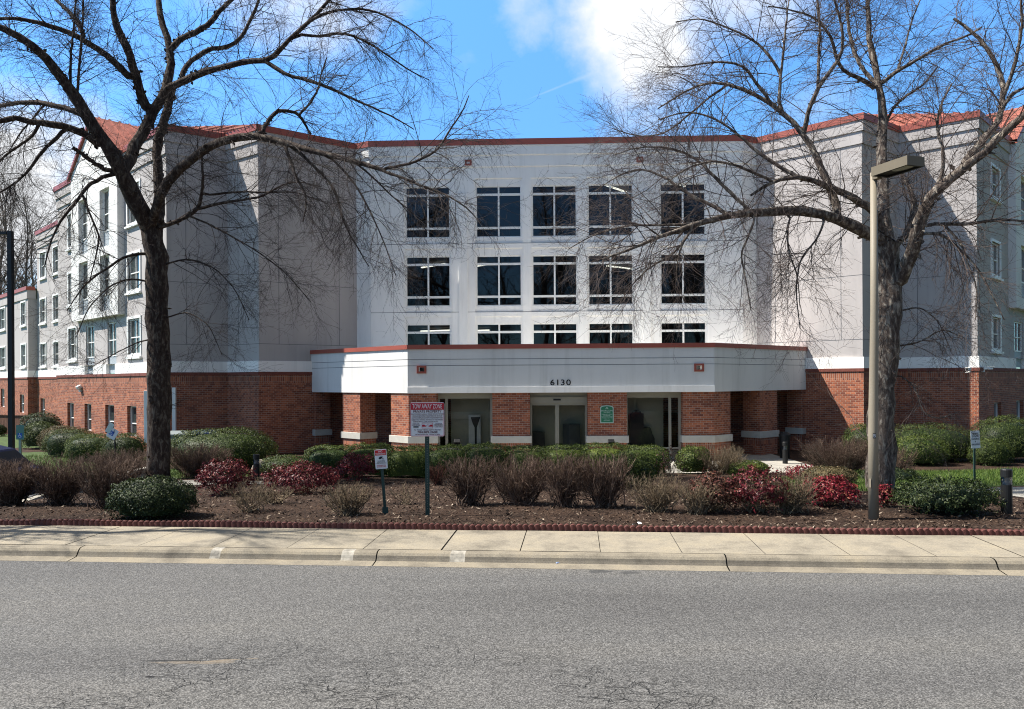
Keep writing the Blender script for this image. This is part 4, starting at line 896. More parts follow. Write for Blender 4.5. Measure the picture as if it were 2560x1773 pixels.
# scalloped red edging along the bed (one connected strip)
EDG = M('edging_red', (0.10, 0.034, 0.028), 0.75, 0.2, 15, 0.3, 60)
ed = MB(); per = 0.0935; prev = None; a = -13.0; k = 0
while a < 11.5:
    ph = (a / per) % 1.0; hgt = 0.055 + 0.05 * math.sqrt(max(0, 1 - (2 * ph - 1) ** 2)); bul = 0.018 * math.sqrt(max(0, 1 - (2 * ph - 1) ** 2))
    wob = 0.02 * math.sin(a * 0.9) + 0.008 * math.sin(a * 3.1)
    bb = SB1 + 0.02 + wob; zt = 0.045 + hgt + 0.008 * math.sin(a * 2.3)
    row = [rp(a, bb - bul, 0.03), rp(a, bb - bul, zt - 0.012), rp(a, bb + 0.02, zt), rp(a, bb + 0.05 + bul, zt - 0.012), rp(a, bb + 0.05 + bul, 0.0)]
    n0 = len(ed.v); ed.v += [tuple(p) for p in row]
    if k:
        for j in range(4): ed.f.append((n0 - 5 + j, n0 + j, n0 + j + 1, n0 - 4 + j)); ed.m.append(0)
    a += per / 10; k += 1
tag(ed.build('garden_edging', EDG, None, None, uv=False), 'scalloped dark red edging strip between sidewalk and mulch bed', 'edging')

# ------------------------------------------------------------------ plants (numpy)
RS = np.random.RandomState(11)
def tubes(P, R, sides):
    """batch of polylines P[N,n,3] with radii R[N,n] -> verts, quads"""
    Nn, n, _ = P.shape; T = np.gradient(P, axis=1); T /= (np.linalg.norm(T, axis=2, keepdims=True) + 1e-9)
    ref = np.where(np.abs(T[:, :1, 2:3]) < 0.8, np.array([[[0, 0, 1.0]]]), np.array([[[1.0, 0, 0]]])); ref = np.broadcast_to(ref, T.shape)
    A = np.cross(T, ref); A /= (np.linalg.norm(A, axis=2, keepdims=True) + 1e-9); B = np.cross(T, A)
    w = np.arange(sides) * 2 * np.pi / sides
    V = P[:, :, None, :] + R[:, :, None, None] * (A[:, :, None, :] * np.cos(w)[None, None, :, None] + B[:, :, None, :] * np.sin(w)[None, None, :, None])
    idx = np.arange(Nn * n * sides).reshape(Nn, n, sides)
    a = idx[:, :-1, :]; b = np.roll(a, -1, axis=2); d = idx[:, 1:, :]; c = np.roll(d, -1, axis=2)
    return V.reshape(-1, 3), np.stack([a, b, c, d], -1).reshape(-1, 4)
def join(parts):
    Vs, Qs, o = [], [], 0
    for V, Q in parts: Vs.append(V); Qs.append(Q + o); o += len(V)
    return np.concatenate(Vs), np.concatenate(Qs)
def spawn(P, R, counts, lens, ang, n, droop=0.0, wig=0.15, rmul=0.55, rmax=1.0, rmin=0.002, t0=0.15, t1=1.0, taper=0.3, up=0.0, lenfall=0.4):
    Nn, m, _ = P.shape; idx = np.repeat(np.arange(Nn), counts); Mn = len(idx)
    t = RS.uniform(t0, t1, Mn); f = t * (m - 1); j = np.clip(f.astype(int), 0, m - 2); fr_ = (f - j)[:, None]
    p = P[idx, j] * (1 - fr_) + P[idx, j + 1] * fr_; tan = P[idx, j + 1] - P[idx, j]; tan /= (np.linalg.norm(tan, axis=1, keepdims=True) + 1e-9)
    rad = R[idx, j] * (1 - fr_[:, 0]) + R[idx, j + 1] * fr_[:, 0]
    v = RS.normal(size=(Mn, 3)); v -= tan * (v * tan).sum(1, keepdims=True); v /= (np.linalg.norm(v, axis=1, keepdims=True) + 1e-9)
    an = np.radians(RS.uniform(ang[0], ang[1], Mn))[:, None]; d = tan * np.cos(an) + v * np.sin(an); d[:, 2] += up; d /= np.linalg.norm(d, axis=1, keepdims=True)
    L = RS.uniform(lens[0], lens[1], Mn) * (1 - lenfall * t); st = (L / (n - 1))[:, None]
    out = np.empty((Mn, n, 3)); out[:, 0] = p
    for k in range(1, n):
        d = d + RS.normal(size=(Mn, 3)) * wig + np.array([0, 0, -droop]); d /= np.linalg.norm(d, axis=1, keepdims=True); out[:, k] = out[:, k - 1] + d * st
    r0 = np.clip(rad * rmul, rmin, rmax); Rr = r0[:, None] * np.linspace(1, taper, n)[None, :]
    return out, Rr
def bark(name, lo, mid, hi, scale):
    m, nt, b = newmat(name); b.inputs['Roughness'].default_value = 0.9; b.inputs['Specular IOR Level'].default_value = 0.2; L_ = nt.links
    co = N(nt, 'ShaderNodeTexCoord'); mp = N(nt, 'ShaderNodeMapping', inp={'Scale': (1, 1, 0.35)}); L_.new(co.outputs['Object'], mp.inputs[0])
    n1 = N(nt, 'ShaderNodeTexNoise', inp={'Scale': scale, 'Detail': 9.0, 'Roughness': 0.7, 'Distortion': 0.6}); L_.new(mp.outputs[0], n1.inputs['Vector'])
    L_.new(ramp(nt, n1.outputs['Fac'], [(0.32, lo), (0.5, mid), (0.66, hi)]), b.inputs['Base Color'])
    bp = N(nt, 'ShaderNodeBump', inp={'Strength': 1.0, 'Distance': 0.06}); L_.new(n1.outputs['Fac'], bp.inputs['Height']); L_.new(bp.outputs[0], b.inputs['Normal']); return m
BARKL = bark('dark_bark', (0.016, 0.011, 0.009), (0.05, 0.034, 0.027), (0.17, 0.145, 0.115), 11)
BARKR = bark('grey_bark', (0.025, 0.018, 0.015), (0.11, 0.085, 0.07), (0.38, 0.34, 0.28), 11)
TWIG = M('twig_bark', (0.05, 0.038, 0.034), 0.85, 0.3, 4); TWIGR = M('twig_bark_pale', (0.085, 0.064, 0.056), 0.85, 0.3, 4)
BUSHT = leafmat('bush_twig', [(0, (0.045, 0.025, 0.018)), (0.6, (0.105, 0.064, 0.046)), (1, (0.25, 0.18, 0.135))], 0.85, 0.0)
BUSHT2 = leafmat('bush_twig_tan', [(0, (0.09, 0.062, 0.038)), (0.6, (0.17, 0.125, 0.08)), (1, (0.28, 0.22, 0.14))], 0.85, 0.0)

def limb_px(pts, r0, r1, Y, dY, start=None, npts=18):
    """traced limb (ov px, 2304 wide) -> smooth 3D polyline that leaves the tree's plane by dY metres"""
    k = 2560 / 2304; pts = np.array(pts, float) * k
    seg_ = np.r_[0, np.cumsum(np.linalg.norm(np.diff(pts, axis=0), axis=1))]; u = np.linspace(0, seg_[-1], npts)
    xs, ys = np.interp(u, seg_, pts[:, 0]), np.interp(u, seg_, pts[:, 1])
    for _ in range(2):
        xs[1:-1] = (xs[:-2] + 2 * xs[1:-1] + xs[2:]) / 4; ys[1:-1] = (ys[:-2] + 2 * ys[1:-1] + ys[2:]) / 4
    t = u / u[-1]; Ys = Y + dY * t ** 0.8
    P = np.array([at(x, y, yy) for x, y, yy in zip(xs, ys, Ys)])
    R = np.array([0.89 * (r0 * (1 - tt) + r1 * tt) * k * yy / F for tt, yy in zip(t, Ys)])
    return P, R, np.c_[xs, ys]
def build_tree(limbs, Y, label, mats, group, seed, dens=1.0):
    global RS
    RS = np.random.RandomState(seed); got = {}; Ps, Rs = [], []
    for nm, par, pts, r0, r1, dY in limbs:
        y0 = Y; p0 = None
        if par:
            Pp, Rp, px = got[par]; q = np.array(pts[0]) * (2560 / 2304); j = int(np.argmin(np.linalg.norm(px - q, axis=1))); y0 = Pp[j, 1]; p0 = Pp[j]
        P, R, px = limb_px(pts, r0, r1, y0, dY)
        if p0 is not None: P[0] = p0; 
        nzv = RS.normal(size=P.shape) * np.minimum(R[:, None] * 0.16, 0.016); nzv[0] = 0; P = P + nzv
        got[nm] = (P, R, px); Ps.append(P); Rs.append(R)
    P, R = np.array(Ps), np.array(Rs)
    base = P[0, 0]
    root = empty('bare_tree', (base[0], base[1], base[2]), label, 'tree', group)
    # trunk and limbs: rough tubes
    V, Q = tubes(P, R, 14); ph = RS.uniform(0, 6.28, 3)
    nn = V - np.repeat(P.reshape(-1, 3), 14, axis=0); w = 1 + 0.09 * RS.normal(size=(len(V), 1)); V = np.repeat(P.reshape(-1, 3), 14, axis=0) + nn * np.clip(w, 0.75, 1.35)
    parts = [(V, Q)]
    # flakes of loose bark
    K = 2600; li = RS.randint(0, len(P), K); pj = RS.randint(0, P.shape[1] - 1, K); c = P[li, pj] + (P[li, pj + 1] - P[li, pj]) * RS.uniform(0, 1, (K, 1)); r = R[li, pj]
    dirs = RS.normal(size=(K, 3)); dirs /= np.linalg.norm(dirs, axis=1, keepdims=True); o = c + dirs * r[:, None] * 0.95
    s = np.clip(r, 0.02, 0.12)[:, None] * RS.uniform(0.25, 0.7, (K, 1)); e1 = RS.normal(size=(K, 3)); e1 /= np.linalg.norm(e1, axis=1, keepdims=True); e2 = dirs + RS.normal(size=(K, 3)) * 0.4
    FV = np.stack([o - e1 * s, o + e1 * s, o + e1 * s * .7 + e2 * s, o - e1 * s * .7 + e2 * s], 1).reshape(-1, 3); parts.append((FV, np.arange(K * 4).reshape(-1, 4)))
    V, Q = join(parts); np_mesh('trunk', V, Q, mats[0], root, smooth=True)
    ln = np.linalg.norm(np.diff(P, axis=1), axis=2).sum(1); cnt = np.maximum(4, (ln * 6.2 * dens).astype(int)); cnt[0] = 4
    A, Ra = spawn(P, R, cnt, (0.8, 2.6), (25, 75), 9, 0.035, 0.14, 0.45, 0.0115, 0.0045, 0.1, 1.0, 0.35, 0.0)
    B, Rb = spawn(A, Ra, np.full(len(A), 7), (0.45, 1.3), (20, 60), 6, 0.05, 0.15, 0.65, 0.0042, 0.0026, 0.1, 1.0, 0.6)
    Cc, Rc = spawn(B, Rb, np.full(len(B), 4), (0.15, 0.55), (20, 60), 4, 0.04, 0.15, 0.75, 0.0026, 0.002, 0.1, 1.0, 0.8)
    V, Q = join([tubes(A, Ra, 5), tubes(B, Rb, 3), tubes(Cc, Rc, 3)]); np_mesh('twigs', V, Q, mats[1], root)
    return root
LT = [('t', None, [(357, 1092), (357, 1000), (358, 900), (358, 800), (355, 700), (352, 620), (348, 560), (340, 515)], 29, 25, 0),
      ('a', 't', [(340, 520), (315, 474), (288, 423), (261, 355), (230, 315), (200, 264), (166, 217), (135, 169), (108, 132), (68, 95), (34, 74), (0, 59), (-60, 40)], 22, 6, -3.0),
      ('b', 'a', [(281, 385), (295, 355), (315, 311), (333, 267), (359, 237), (376, 203), (386, 169), (382, 129), (379, 91), (359, 34), (352, -20), (356, -90)], 15, 5, 2.0),
      ('c', 'b', [(335, 262), (325, 237), (311, 196), (305, 159), (288, 108), (261, 64), (250, 17), (256, -50), (250, -120)], 12, 5, -1.0),
      ('c2', 'c', [(305, 185), (271, 152), (237, 122), (203, 98), (176, 81), (135, 64), (85, 51), (27, 39), (-40, 45)], 9, 3, -1.5),
      ('c3', 'c2', [(190, 88), (176, 47), (152, 24), (125, 0), (100, -40)], 6, 3, 0.8),
      ('d', 'b', [(386, 200), (423, 173), (457, 162), (491, 152), (542, 139), (576, 137), (606, 142), (627, 125), (640, 91), (671, 71), (698, 51), (718, 27), (738, 0), (770, -30)], 9, 3, -1.5),
      ('d2', 'd', [(604, 142), (644, 173), (678, 176), (718, 190), (759, 206), (796, 223), (833, 240), (881, 261), (931, 291)], 5, 1.3, -1.0),
      ('d3', 'd', [(400, 182), (410, 162), (437, 129), (474, 108), (514, 108), (542, 91), (555, 61), (576, 20), (590, -30)], 6.5, 3, 1.5),
      ('d4', 'b', [(384, 105), (423, 81), (457, 64), (481, 44), (501, 17), (521, 0), (560, -35)], 8, 4, 0.5),
      ('d5', 'd', [(690, 56), (720, 30), (770, 22), (820, 18), (880, 40), (930, 70), (975, 110)], 4, 1.2, -0.6),
      ('d6', 'd', [(660, 76), (720, 85), (770, 70), (830, 96), (880, 130), (930, 165), (965, 180)], 4, 1.2, 0.6),
      ('e', 't', [(345, 512), (346, 470), (359, 433), (382, 403), (406, 379), (430, 349), (454, 335), (491, 315), (525, 308), (576, 305), (611, 313), (644, 324), (688, 337), (732, 345), (765, 350), (797, 365), (830, 374), (863, 383)], 13, 5, -4.5),
      ('e2', 'e', [(855, 382), (887, 375), (915, 371), (944, 360), (973, 348), (992, 331), (1002, 312), (1013, 288), (1040, 257), (1055, 215)], 4, 1.2, -1.2),
      ('e3', 'e', [(850, 381), (885, 393), (915, 404), (950, 420), (1000, 436), (1045, 462), (1080, 500)], 4, 1.2, -1.2),
      ('e4', 'e', [(588, 306), (596, 280), (611, 260), (627, 247), (651, 249), (675, 258), (688, 284), (699, 302)], 6, 2.5, 0.8),
      ('e5', 'e4', [(675, 256), (697, 234), (715, 205), (722, 170), (735, 130)], 3, 1.2, 0.5),
      ('e6', 'e', [(640, 325), (660, 376), (666, 405), (684, 424), (690, 460), (682, 500)], 4.5, 1.5, -0.4),
      ('e7', 'e', [(655, 328), (690, 360), (720, 388), (743, 409), (760, 437), (767, 492), (800, 550), (830, 600)], 4, 1.2, -0.7),
      ('e8', 'e', [(735, 346), (775, 385), (810, 430), (840, 490), (870, 560), (890, 620)], 3, 1, -0.8),
      ('e9', 'e', [(800, 366), (840, 400), (880, 440), (930, 480), (960, 520)], 2.5, 1, -0.5),
      ('f', 't', [(362, 520), (358, 440), (356, 390), (352, 330), (360, 300), (370, 270), (380, 230), (388, 195)], 14, 9, 1.0),
      ('g', 'a', [(232, 335), (217, 322), (190, 301), (156, 288), (118, 278), (78, 278), (41, 264), (0, 271), (-50, 290)], 10, 5, -1.5),
      ('h', 'a', [(205, 275), (190, 257), (149, 244), (112, 234), (68, 230), (20, 234), (-30, 246)], 8, 4, 1.2),
      ('i', 'g', [(150, 290), (112, 322), (91, 345), (71, 376), (44, 406), (0, 433), (-40, 450)], 5, 1.5, -0.6),
      ('j', 'a', [(240, 384), (215, 368), (190, 350), (163, 332)], 6, 4, -0.6),
      ('k', 'a', [(245, 392), (200, 413), (183, 440), (160, 470), (135, 498), (115, 540), (100, 600)], 5, 1.5, -1.0),
      ('k2', 'k', [(186, 436), (200, 480), (225, 530), (215, 580), (200, 640)], 3, 1, -0.3),
      ('l', 'a', [(160, 212), (158, 140), (166, 68), (172, -20)], 3.5, 2, 0.5), ('l2', 'a', [(172, 225), (180, 130), (186, 60), (188, -30)], 3.5, 2, -0.5),
      ('m', 't', [(350, 515), (382, 504), (423, 487), (447, 470), (457, 423), (455, 355)], 6, 2.5, -1.0),
      ('m2', 'm', [(445, 472), (491, 457), (546, 450), (590, 444), (633, 415), (666, 407), (720, 420)], 4, 1.2, -1.0),
      ('m3', 'm', [(455, 440), (500, 436), (539, 431), (600, 433), (666, 431), (740, 460)], 3, 1, -0.8),
      ('m4', 'm', [(430, 486), (500, 520), (570, 560), (640, 610), (700, 680)], 2.5, 0.9, -1.0),
      ('n', 't', [(348, 572), (310, 570), (281, 576), (250, 598), (220, 617), (190, 640), (150, 700)], 4, 1, -1.2),
      ('n2', 't', [(355, 640), (300, 625), (250, 640), (200, 690), (170, 760)], 2.5, 0.9, -1.0),
      ('n3', 't', [(355, 600), (420, 580), (480, 600), (530, 650), (560, 720)], 2.5, 0.9, -1.2),
      ('n4', 't', [(357, 760), (310, 770), (250, 800), (200, 830)], 2.0, 0.8, -0.8), ('n5', 't', [(360, 720), (420, 700), (470, 730), (500, 800)], 2, 0.8, -0.9),
      ('o', 'g', [(90, 279), (70, 310), (40, 330), (10, 350), (-30, 400)], 4, 1.5, 0.5), ('o2', 'h', [(100, 234), (80, 260), (45, 300), (20, 340)], 3, 1, -0.4)]
RT = [('t', None, [(1977, 1108), (1979, 1060), (1981, 1000), (1984, 900), (1991, 800), (1999, 700), (2000, 640), (1999, 590), (1999, 545)], 33, 29, 0),
      ('r', 't', [(2018, 660), (2032, 619), (2047, 585), (2061, 540), (2069, 498), (2080, 460), (2109, 423), (2151, 395), (2193, 358), (2224, 333), (2260, 300), (2300, 262), (2340, 225)], 18, 7, -2.5),
      ('r2', 'r', [(2160, 385), (2180, 350), (2196, 332), (2215, 317), (2244, 284), (2253, 246), (2259, 217), (2263, 190), (2247, 158), (2235, 127), (2207, 85), (2145, 42)], 10, 3, 1.5),
      ('r3', 'r2', [(2258, 215), (2275, 170), (2290, 120), (2300, 60), (2296, 0), (2300, -60)], 5, 2, -0.5), ('r4', 'r2', [(2250, 250), (2280, 210), (2320, 190)], 5, 3, -0.5),
      ('r5', 'r', [(2100, 432), (2120, 395), (2125, 340), (2105, 290), (2115, 240), (2140, 190)], 5, 2, 1.0),
      ('r6', 't', [(2008, 560), (2035, 535), (2047, 510), (2060, 470), (2050, 430), (2035, 400), (2010, 360)], 9, 4, 2.0),
      ('c', 't', [(1996, 560), (1988, 490), (1986, 460), (1984, 422), (1982, 338), (1985, 282), (1986, 240), (1983, 197), (1976, 169), (1962, 141), (1953, 113), (1957, 60), (1950, 0), (1955, -60)], 17, 3, 2.5),
      ('c1', 'c', [(1986, 190), (2010, 163), (2052, 141), (2094, 116), (2137, 93), (2168, 87), (2210, 60)], 5, 2, -0.8),
      ('c2', 'c', [(1982, 210), (1954, 183), (1925, 172), (1889, 161), (1880, 120), (1865, 70), (1830, 35), (1770, 20), (1728, 14)], 5.5, 1.5, -0.8),
      ('c3', 'c', [(1978, 195), (1959, 180), (1937, 147), (1920, 121), (1908, 56), (1905, 0), (1900, -60)], 5, 2.5, 1.0),
      ('c4', 'c1', [(2020, 158), (2035, 110), (2050, 50), (2070, 0)], 3, 1.5, 0.5), ('c5', 'c', [(1984, 300), (2010, 240), (2040, 215), (2080, 190), (2110, 150)], 4, 1.5, 0.7),
      ('l', 't', [(1990, 552), (1959, 523), (1908, 498), (1869, 484), (1821, 473), (1770, 478), (1728, 470), (1688, 478), (1645, 484), (1603, 490), (1575, 501), (1533, 518), (1490, 526), (1440, 552), (1380, 580), (1330, 590)], 16, 1.4, -2.5),
      ('l1', 'l', [(1585, 498), (1540, 506), (1480, 507), (1406, 507), (1332, 529), (1280, 560)], 4, 1, 0.8), ('l2', 'l', [(1561, 510), (1518, 571), (1462, 600), (1420, 642), (1390, 690)], 3.5, 1, -0.8),
      ('l3', 'l', [(1640, 485), (1600, 460), (1550, 440), (1500, 400), (1440, 375), (1380, 400), (1340, 430)], 5, 1, 1.0), ('l4', 'l', [(1690, 478), (1650, 440), (1610, 400), (1560, 350), (1500, 330), (1430, 330), (1380, 350)], 5, 1, 0.6),
      ('l5', 'l', [(1780, 478), (1770, 520), (1775, 570), (1795, 620), (1800, 690)], 3, 1, -0.6), ('l6', 'l', [(1700, 478), (1690, 520), (1665, 570), (1680, 640), (1690, 700)], 3, 1, -0.6),
      ('l7', 'l', [(1860, 482), (1840, 540), (1800, 580), (1790, 650), (1800, 740)], 3, 1, -0.8), ('l8', 'l', [(1560, 508), (1530, 560), (1520, 620), (1540, 680)], 2.5, 0.9, 0.3),
      ('u', 't', [(1985, 490), (1968, 478), (1937, 459), (1903, 439), (1869, 422), (1855, 414), (1813, 400), (1770, 400), (1728, 412), (1690, 440)], 11, 3, -1.5),
      ('u1', 'u', [(1800, 400), (1760, 380), (1710, 350), (1660, 300), (1600, 260), (1540, 250), (1480, 270)], 5, 1.2, 0.5), ('u2', 'u', [(1740, 408), (1700, 390), (1650, 370), (1600, 360), (1540, 380), (1490, 420)], 4, 1.2, -0.5),
      ('v', 'l', [(1895, 494), (1875, 450), (1863, 409), (1841, 361), (1821, 324), (1810, 293), (1784, 273), (1751, 240), (1728, 225), (1688, 208), (1645, 190), (1603, 178), (1561, 192), (1518, 220), (1480, 245)], 10, 1.4, 1.5),
      ('v1', 'v', [(1812, 296), (1815, 268), (1827, 225), (1841, 197), (1863, 166), (1886, 141), (1900, 100), (1890, 40), (1870, -20)], 6, 2, -0.6), ('v2', 'v1', [(1841, 195), (1841, 127), (1846, 70), (1840, 20), (1835, -40)], 4, 2, 0.6),
      ('v3', 'v', [(1752, 242), (1756, 169), (1765, 99), (1768, 60), (1775, 0)], 4.5, 1.5, 0.5), ('v4', 'v', [(1735, 228), (1700, 190), (1688, 158), (1645, 138), (1589, 141), (1533, 152), (1480, 150)], 4, 1.2, -0.6),
      ('v5', 'v3', [(1758, 165), (1720, 110), (1680, 80), (1630, 60), (1580, 40), (1520, 50)], 3.5, 1.2, 0.5), ('v6', 'v', [(1640, 189), (1600, 215), (1560, 250), (1500, 300), (1440, 310), (1380, 290)], 3, 1, 0.5),
      ('x', 'r', [(2070, 512), (2103, 503), (2151, 506), (2190, 503), (2235, 495), (2304, 497), (2350, 510)], 5, 2, -1.0), ('x1', 'r', [(2064, 532), (2109, 518), (2151, 552), (2179, 580), (2207, 614), (2230, 660), (2260, 720)], 4, 1.2, -1.0),
      ('x2', 'x', [(2120, 504), (2160, 540), (2180, 600), (2200, 650), (2195, 720)], 3, 1, -0.4), ('x3', 't', [(2018, 780), (2070, 770), (2120, 740), (2170, 760)], 2.5, 0.8, -0.7),
      ('x4', 't', [(2018, 840), (2060, 870), (2075, 930), (2110, 945), (2160, 925)], 2, 0.8, -0.8), ('x5', 't', [(2020, 700), (2070, 690), (2110, 720), (2140, 790)], 2.2, 0.8, -0.7)]
ltb = hit(357 * 1.1111, 1200); rtb = hit(1987 * 1.1111, 1224)
build_tree(LT, ltb.y, 'large bare tree with dark bark in front of the left wing', (BARKL, TWIG), 'large bare trees in the bed', 5, 1.0)
build_tree(RT, rtb.y, 'large bare tree with pale grey bark behind the tan lamp post', (BARKR, TWIGR), 'large bare trees in the bed', 8, 1.0)

def gen_tree(base, h, seed, r=0.16, k1=26, k2=9, k3=6, spread=0.32):
    global RS; RS = np.random.RandomState(seed)
    t = np.linspace(0, 1, 12); T = np.array(base)[None] + np.c_[np.cumsum(RS.normal(0, .012 * h, 12)), np.cumsum(RS.normal(0, .012 * h, 12)), t * h]; T = T[None]; R = (r * (1 - 0.85 * t))[None]
    A, Ra = spawn(T, R, [k1], (h * spread * .7, h * spread * 1.3), (25, 55), 9, -0.03, 0.12, 0.5, 0.2, 0.012, 0.25, 1.0, 0.25, 0.25)
    B, Rb = spawn(A, Ra, np.full(len(A), k2), (h * .06, h * .14), (20, 55), 6, -0.02, 0.14, 0.55, 0.03, 0.008, 0.2, 1.0, 0.5)
    C_, Rc = spawn(B, Rb, np.full(len(B), k3), (h * .02, h * .055), (20, 60), 4, 0.0, 0.15, 0.7, 0.012, 0.006, 0.2, 1.0, 0.7)
    return tubes(T, R, 8), [tubes(A, Ra, 5), tubes(B, Rb, 3), tubes(C_, Rc, 3)]
FARB = M('far_bark', (0.13, 0.105, 0.09), 0.9, 0.25, 0.5)
for k, (px, Y, top_y, lab) in enumerate(((6, 70, 470, 'bare tree at the far left edge beyond the lower block'), (36, 74, 455, 'tallest bare tree rising behind the lower left block'), (66, 72, 500, 'slim bare tree behind the roof of the lower left block'), (-30, 66, 430, 'bare tree cut by the left edge of the picture'), (92, 82, 520, 'farthest bare tree between the two left roofs'), (22, 84, 540, 'low bare tree between taller trees behind the lower left block'))):
    b_3 = at(px, 900, Y); b_3.z = -0.6; tz = at(px, top_y, Y).z; root = empty('far_bare_tree', b_3, lab, 'tree', 'bare trees behind the left block')
    tr_, cr = gen_tree(tuple(b_3), tz + 0.6, 40 + k, 0.22, 34, 9, 5, 0.3); np_mesh('trunk', *tr_, FARB, root, smooth=True); V, Q = join(cr); np_mesh('twigs', V, Q, FARB, root)
# woods on the other side of the street: seen only mirrored in the windows
parts = []
for k in range(20):
    RS = np.random.RandomState(200 + k); b_3 = (-34 + k * 3.6 + RS.uniform(-1.2, 1.2), -24 - RS.uniform(0, 12), -0.2); tr_, cr = gen_tree(b_3, 24 + RS.uniform(-4, 4), 300 + k, 0.35, 40, 9, 4, 0.26); parts += [tr_] + cr
for (bx_, by_, hh_, sd_) in ((-13.4, 11.9, 14.5, 501),):  # unseen tree left of the view, inferred from branch shadows on the sidewalk
    tr_, cr = gen_tree((bx_, by_, 0.0), hh_, sd_, 0.2, 26, 8, 4, 0.15); parts += [tr_] + cr
V, Q = join(parts); tag(np_mesh('woodland', V, Q, FARB), kind='stuff')

# ---------------------------------------------------------------- leafy shrubs
GREEN = leafmat('green_leaf', [(0, (0.012, 0.022, 0.006)), (0.45, (0.036, 0.056, 0.011)), (0.8, (0.076, 0.101, 0.02)), (1, (0.14, 0.16, 0.04))], 0.55)
GREENY = leafmat('yellow_green_leaf', [(0, (0.016, 0.032, 0.007)), (0.45, (0.052, 0.080, 0.013)), (0.8, (0.105, 0.135, 0.022)), (1, (0.17, 0.19, 0.05))], 0.55)
DKGREEN = leafmat('dark_green_leaf', [(0, (0.008, 0.016, 0.006)), (0.5, (0.022, 0.037, 0.011)), (0.85, (0.052, 0.072, 0.02)), (1, (0.11, 0.125, 0.045))], 0.55)
REDL = leafmat('red_leaf', [(0, (0.022, 0.005, 0.006)), (0.5, (0.085, 0.010, 0.015)), (0.85, (0.17, 0.022, 0.03)), (1, (0.32, 0.13, 0.10))], 0.45)
REDB = leafmat('red_bright_leaf', [(0, (0.03, 0.007, 0.007)), (0.4, (0.14, 0.011, 0.02)), (0.8, (0.26, 0.022, 0.038)), (1, (0.30, 0.12, 0.07))], 0.45)
REDBR = leafmat('red_brown_leaf', [(0, (0.03, 0.016, 0.010)), (0.5, (0.075, 0.033, 0.022)), (0.8, (0.12, 0.03, 0.025)), (1, (0.20, 0.11, 0.06))], 0.6)
BRNL = leafmat('brown_green_leaf', [(0, (0.035, 0.03, 0.015)), (0.5, (0.085, 0.075, 0.03)), (1, (0.19, 0.13, 0.07))], 0.6)
def leaves(c, rx, ry, z0, z1, n, ls, boxy, shell=0.25, yaw=0.0, seed=0, lmp=1.0, clump=0.72):
    """leaf quads through the outer volume of a rounded, slightly boxy mound"""
    rs = np.random.RandomState(seed); d = rs.normal(size=(n, 3)); d[:, 2] = np.abs(d[:, 2]) * 1.0 - 0.6 * rs.uniform(0, 1, n); d /= np.linalg.norm(d, axis=1, keepdims=True)
    e = boxy; den = (np.abs(d) ** e).sum(1, keepdims=True) ** (1 / e); d0 = d / den
    lump = 1 + lmp * (0.05 * np.sin(d0[:, 0] * 7 + seed) + 0.05 * np.sin(d0[:, 1] * 9 + d0[:, 2] * 6 + seed * 2) + 0.035 * np.sin(d0[:, 0] * 17 + d0[:, 2] * 13))
    k = (1 - shell * rs.uniform(0, 1, n) ** 1.6) * lump
    h = (z1 - z0); p = np.c_[d0[:, 0] * rx * k, d0[:, 1] * ry * k, (d0[:, 2] * k * 0.62 + 0.38) * h]
    nc = max(30, n // 20); ci = rs.randint(0, nc, n); q_ = p[:nc][ci] + rs.normal(size=(n, 3)) * ls * 1.15 * np.array([1, 1, 0.8]); tk = rs.uniform(0, 1, n) < clump
    p = np.where(tk[:, None], q_, p); d = np.where(tk[:, None], d[:nc][ci] + (q_ - p[:nc][ci]) * 6, d); d /= np.linalg.norm(d, axis=1, keepdims=True)
    p[:, 2] = np.maximum(p[:, 2], 0.02); cy_, sy_ = math.cos(yaw), math.sin(yaw)
    p = np.c_[c[0] + p[:, 0] * cy_ - p[:, 1] * sy_, c[1] + p[:, 0] * sy_ + p[:, 1] * cy_, z0 + p[:, 2]]
    nrm = d * 1.1 + rs.normal(size=(n, 3)) * 0.6; nrm[:, 2] += 0.25; nrm /= np.linalg.norm(nrm, axis=1, keepdims=True)
    a = np.cross(nrm, rs.normal(size=(n, 3))); a /= np.linalg.norm(a, axis=1, keepdims=True); b = np.cross(nrm, a)
    s = ls * rs.uniform(0.6, 1.3, (n, 1)); bend = nrm * s * 0.25
    V = np.stack([p - a * s, p - b * s * 0.45 + bend, p + a * s, p + b * s * 0.45 + bend], 1).reshape(-1, 3)
    return V, np.arange(n * 4).reshape(-1, 4)
def core(c, rx, ry, z0, z1, boxy, sc=0.74, yaw=0.0, seed=0):
    th, ph = np.meshgrid(np.linspace(0, 2 * np.pi, 21)[:-1], np.linspace(-0.5, math.pi / 2, 9)); d = np.stack([np.cos(ph) * np.cos(th), np.cos(ph) * np.sin(th), np.sin(ph)], -1).reshape(-1, 3)
    d0 = d / (np.abs(d) ** boxy).sum(1, keepdims=True) ** (1 / boxy); h = z1 - z0
    p = np.c_[d0[:, 0] * rx * sc, d0[:, 1] * ry * sc, np.maximum((d0[:, 2] * sc * 0.62 + 0.38) * h, 0.0)]; cy_, sy_ = math.cos(yaw), math.sin(yaw)
    V = np.c_[c[0] + p[:, 0] * cy_ - p[:, 1] * sy_, c[1] + p[:, 0] * sy_ + p[:, 1] * cy_, z0 + p[:, 2]]
    q = [[j * 20 + i_, j * 20 + (i_ + 1) % 20, (j + 1) * 20 + (i_ + 1) % 20, (j + 1) * 20 + i_] for j in range(8) for i_ in range(20)]; return V, np.array(q)
